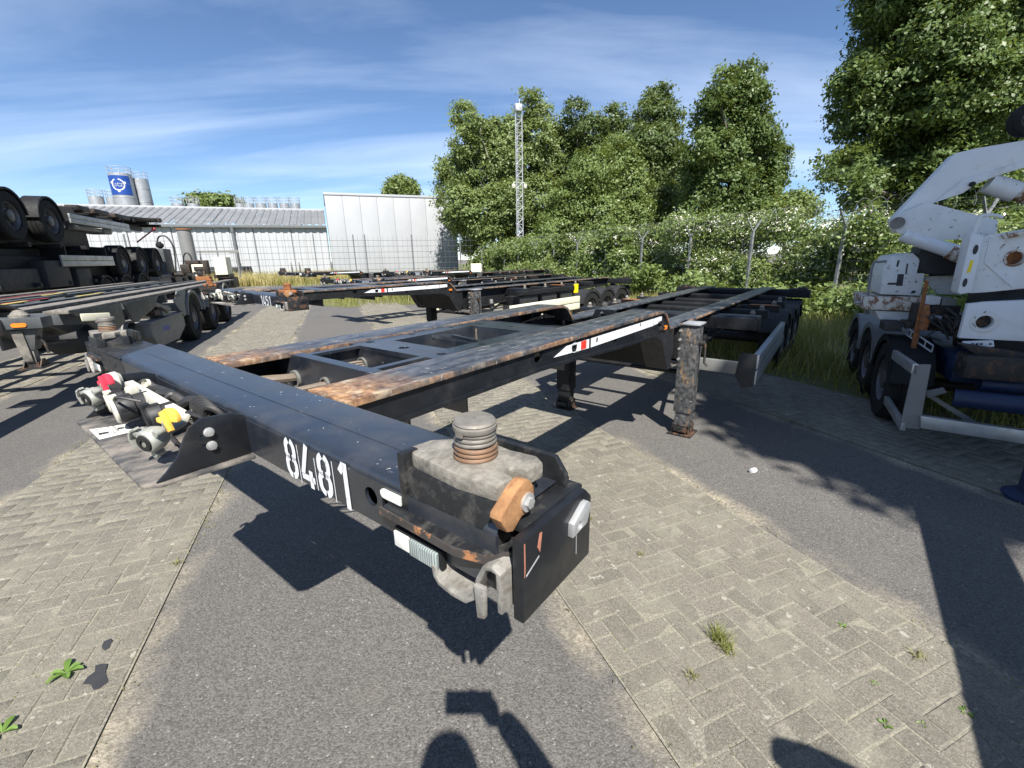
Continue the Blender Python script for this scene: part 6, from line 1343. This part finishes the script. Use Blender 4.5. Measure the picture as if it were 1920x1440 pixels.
# ------------------------------------------------------------------ small things on the ground
p = ground_at(1407, 888); m = MB(); m.lathe([(.001, 0), (.016, .002), (.018, .03), (.016, .045), (.001, .046)], (p[0], p[1], .016), (1, .5, 0), 12, False)
tag(part('paper_cup', m, 'litter_white', None), 'small white piece of litter on the asphalt', 'litter')
p = depth_at(893, 505, 26); m = MB(); m.box(-.3, .3, -.02, .02, -.1, .5); m.box(-.03, .03, -.01, .02, -.62, -.1); wb = tag(part('board', m, 'cream_paint', None, .01), 'small white board standing among the trailers before the bushes', 'board'); wb.location = (p[0], 26, p[2]); wb.location.z = .62
def rosette(px, py, n, L, W, label, name='weed', up=.5):
    p = ground_at(px, py, .01); w = thing(name, label, 'weed', (p[0], p[1], .008), rng.uniform(0, 6)); m = MB()
    for k in range(n):
        a = 2 * math.pi * k / n + rng.uniform(-.4, .4); l = L * rng.uniform(.7, 1.15); d = Vector((math.cos(a), math.sin(a), 0)); s = Vector((-d.y, d.x, 0)); c = []
        for t, ww, hh in ((0.02, .15, .1), (.3, .7, .5), (.65, 1, .75), (.9, .6, .6), (1, .05, .5)):
            q = d * l * t + Vector((0, 0, hh * up * L)); c.append((q + s * W * ww, q + Vector((0, 0, -.004)), q - s * W * ww))
        o = len(m.v)
        for tri in c: m.v.extend(tuple(x) for x in tri)
        for i in range(4): m.f += [(o + 3 * i, o + 3 * i + 3, o + 3 * i + 4, o + 3 * i + 1), (o + 3 * i + 1, o + 3 * i + 4, o + 3 * i + 5, o + 3 * i + 2)]
    part('leaf', m, 'weed_leaf', w, smooth=True); return w
rosette(124, 1262, 6, .055, .011, 'broad-leaved weed on the left paved strip beside the dark oil spots')
rosette(4, 1375, 4, .05, .01, 'weed cut by the left picture edge near the bottom')
rosette(1580, 1173, 4, .016, .005, 'tiny seedling on the right paved strip near its upper edge')
rosette(1660, 1358, 4, .02, .005, 'tiny two-leaved seedling low on the right paved strip, left of another')
rosette(1729, 1358, 3, .016, .005, 'tiny seedling low on the right paved strip, nearest the shadow edge')
rosette(1640, 1282, 4, .017, .005, 'pale seedling in the middle of the right paved strip')
rosette(1810, 1335, 5, .022, .004, 'dry seedling at the edge of the lifter shadow')
rosette(850, 797, 6, .05, .008, 'pale weed tuft by the paved strip edge behind the front beam', up=.9)
def tuft(px, py, n, h, spread, label, mat='grass_blade'):
    p = ground_at(px, py, .006); t = thing('grass_tuft', label, 'grass tuft', (p[0], p[1], .006)); m = MB()
    for k in range(n):
        a = rng.uniform(0, 6.28); l = h * rng.uniform(.5, 1.2); b = Vector((rng.gauss(0, spread * .3), rng.gauss(0, spread * .3), 0)); ln = spread * rng.uniform(.3, 1.3); d = Vector((math.cos(a), math.sin(a), 0)); s = Vector((-d.y, d.x, 0)) * .0016
        q = [b, b + d * ln * .35 + Vector((0, 0, l * .6)), b + d * ln + Vector((0, 0, l * .85))]; o = len(m.v)
        for w_, x in zip((1, .8, .1), q): m.v += [tuple(x + s * w_), tuple(x - s * w_)]
        m.f += [(o, o + 2, o + 3, o + 1), (o + 2, o + 4, o + 5, o + 3)]
    part('blades', m, mat, t, smooth=False); return t
tuft(1345, 1200, 70, .06, .045, 'green grass tuft on the right paved strip, larger one')
tuft(1362, 1222, 45, .045, .035, 'green grass tuft touching the larger one, nearer the camera')
tuft(1298, 1270, 30, .025, .028, 'small yellowish tuft on the right paved strip near the asphalt edge', 'moss')
tuft(1200, 1042, 24, .022, .022, 'small dry tuft just right of the black end plate', 'moss')
tuft(1722, 1232, 34, .018, .03, 'brownish moss tuft near the right edge of the paved strip', 'moss')
tuft(332, 1058, 30, .02, .03, 'yellow moss tuft on the left paved strip edge below the coupling shelf', 'moss')
tuft(1108, 975, 20, .02, .02, 'tiny green tuft right beside the end plate', 'grass_blade')
tuft(955, 868, 30, .03, .03, 'pale tuft behind the lock screw on the paved strip', 'moss')

# ------------------------------------------------------------------ the photographer, standing behind the camera (only the shadow is in view)
pe = thing('person', 'person holding a phone up at arm length, seen as shadow at the bottom', 'person', (.09, -.5, 0))
def skin_body(name, joints, edges, mat, parent):
    me = bpy.data.meshes.new(name); me.from_pydata([j[:3] for j in joints], edges, []); o = bpy.data.objects.new(name, me); col.objects.link(o)
    md = o.modifiers.new('skin', 'SKIN'); md.use_smooth_shade = True
    for i, j in enumerate(joints): sv = me.skin_vertices[0].data[i]; sv.radius = (j[3], j[4] if len(j) > 4 else j[3]); sv.use_root = i == 0
    o.modifiers.new('sub', 'SUBSURF').levels = 1; o.modifiers['sub'].render_levels = 1
    dg = bpy.context.evaluated_depsgraph_get(); m2 = bpy.data.meshes.new_from_object(o.evaluated_get(dg)); bpy.data.objects.remove(o); m2.name = name
    m2.polygons.foreach_set('use_smooth', [True] * len(m2.polygons)); m2.materials.clear(); return obj(name, m2, mat, parent)
# joints relative to (.12,-.42): pelvis root, spine, neck; legs; left arm hanging; right arm raised to the phone
J = [(0, 0, .92, .15, .11), (0, .0, 1.1, .135, .1), (0, .01, 1.28, .15, .1), (0, .01, 1.37, .11, .08), (0, .02, 1.45, .052), (-.01, .03, 1.5, .05),
     (-.09, 0, .84, .085), (-.1, .01, .46, .06), (-.1, -.02, .09, .042), (.09, 0, .84, .085), (.1, .02, .46, .06), (.1, -.02, .09, .042),
     (-.18, 0, 1.34, .06), (-.23, .0, 1.12, .045), (-.22, .1, .9, .035), (.18, .01, 1.34, .06), (.2, .36, 1.13, .056), (.13, .43, 1.25, .042), (.06, .475, 1.335, .034)]
skin_body('body', J, [(0, 1), (1, 2), (2, 3), (3, 4), (4, 5), (0, 6), (6, 7), (7, 8), (0, 9), (9, 10), (10, 11), (3, 12), (12, 13), (13, 14), (3, 15), (15, 16), (16, 17), (17, 18)], 'shirt', pe)
m = MB(); m.lathe([(.001, -.125), (.045, -.12), (.07, -.07), (.08, 0), (.078, .06), (.06, .105), (.03, .125), (.001, .13)], (-.03, .06, 1.6), (0, .12, 1), 18, False); m.box(-.045, -.015, .13, .158, 1.57, 1.6); m.box(-.12, -.105, .03, .07, 1.57, 1.63); m.box(.045, .06, .03, .07, 1.57, 1.63); part('head', m, 'skin', pe, .006)
m = MB(); m.lathe([(.083, -.02), (.086, .05), (.066, .112), (.034, .135), (.001, .14)], (-.03, .05, 1.6), (0, .1, 1), 18, False); part('hair', m, 'hair', pe)
# hand: palm, four bent fingers of different length, thumb from the side
HX, HY, HZ = .042, .487, 1.355
m = MB(); m.box(HX - .022, HX + .022, HY - .04, HY - .012, HZ - .045, HZ + .045); hd = part('hand', m, 'skin', pe, .012)
for k, (l, z) in enumerate(((.062, .036), (.07, .014), (.066, -.01), (.054, -.032))):
    m = MB(); m.tube(curve3([(HX - .015, HY - .03, HZ + z), (HX - .03 - l * .3, HY + .008, HZ + z + .004), (HX - .03 - l * .7, HY + .012, HZ + z + .004), (HX - .03 - l, HY + .004, HZ + z)], 3), .0085, 8, True, .0068); part('finger', m, 'skin', hd)
m = MB(); m.tube(curve3([(HX + .008, HY - .03, HZ + .04), (HX - .012, HY - .034, HZ + .062), (HX - .04, HY - .03, HZ + .066)], 3), .011, 8, True, .008); part('thumb', m, 'skin', hd)
m = MB(); m.tube([(-.1, -.05, .04), (-.1, .17, .03)], .045, 8, True, .035); m.tube([(.1, -.05, .04), (.1, .17, .03)], .045, 8, True, .035); part('shoe', m, 'shoe', pe)
ph = bpy.data.objects.new('phone', None); col.objects.link(ph); tag(ph, 'phone held up in landscape by the photographer, only its shadow in view', 'phone')
ph.matrix_world = Matrix.Translation(Vector((0, 0, CAM_H)) + right * .058 - upv * .022 - fwd * .012) @ m3.to_4x4()
m = MB(); m.box(-.079, .079, -.038, .038, -.0042, .0042); part('phone_case', m, 'phone_body', ph, .004)
m = MB(); m.box(-.073, .073, -.034, .034, .0044, .005); part('phone_screen', m, 'ink', ph)
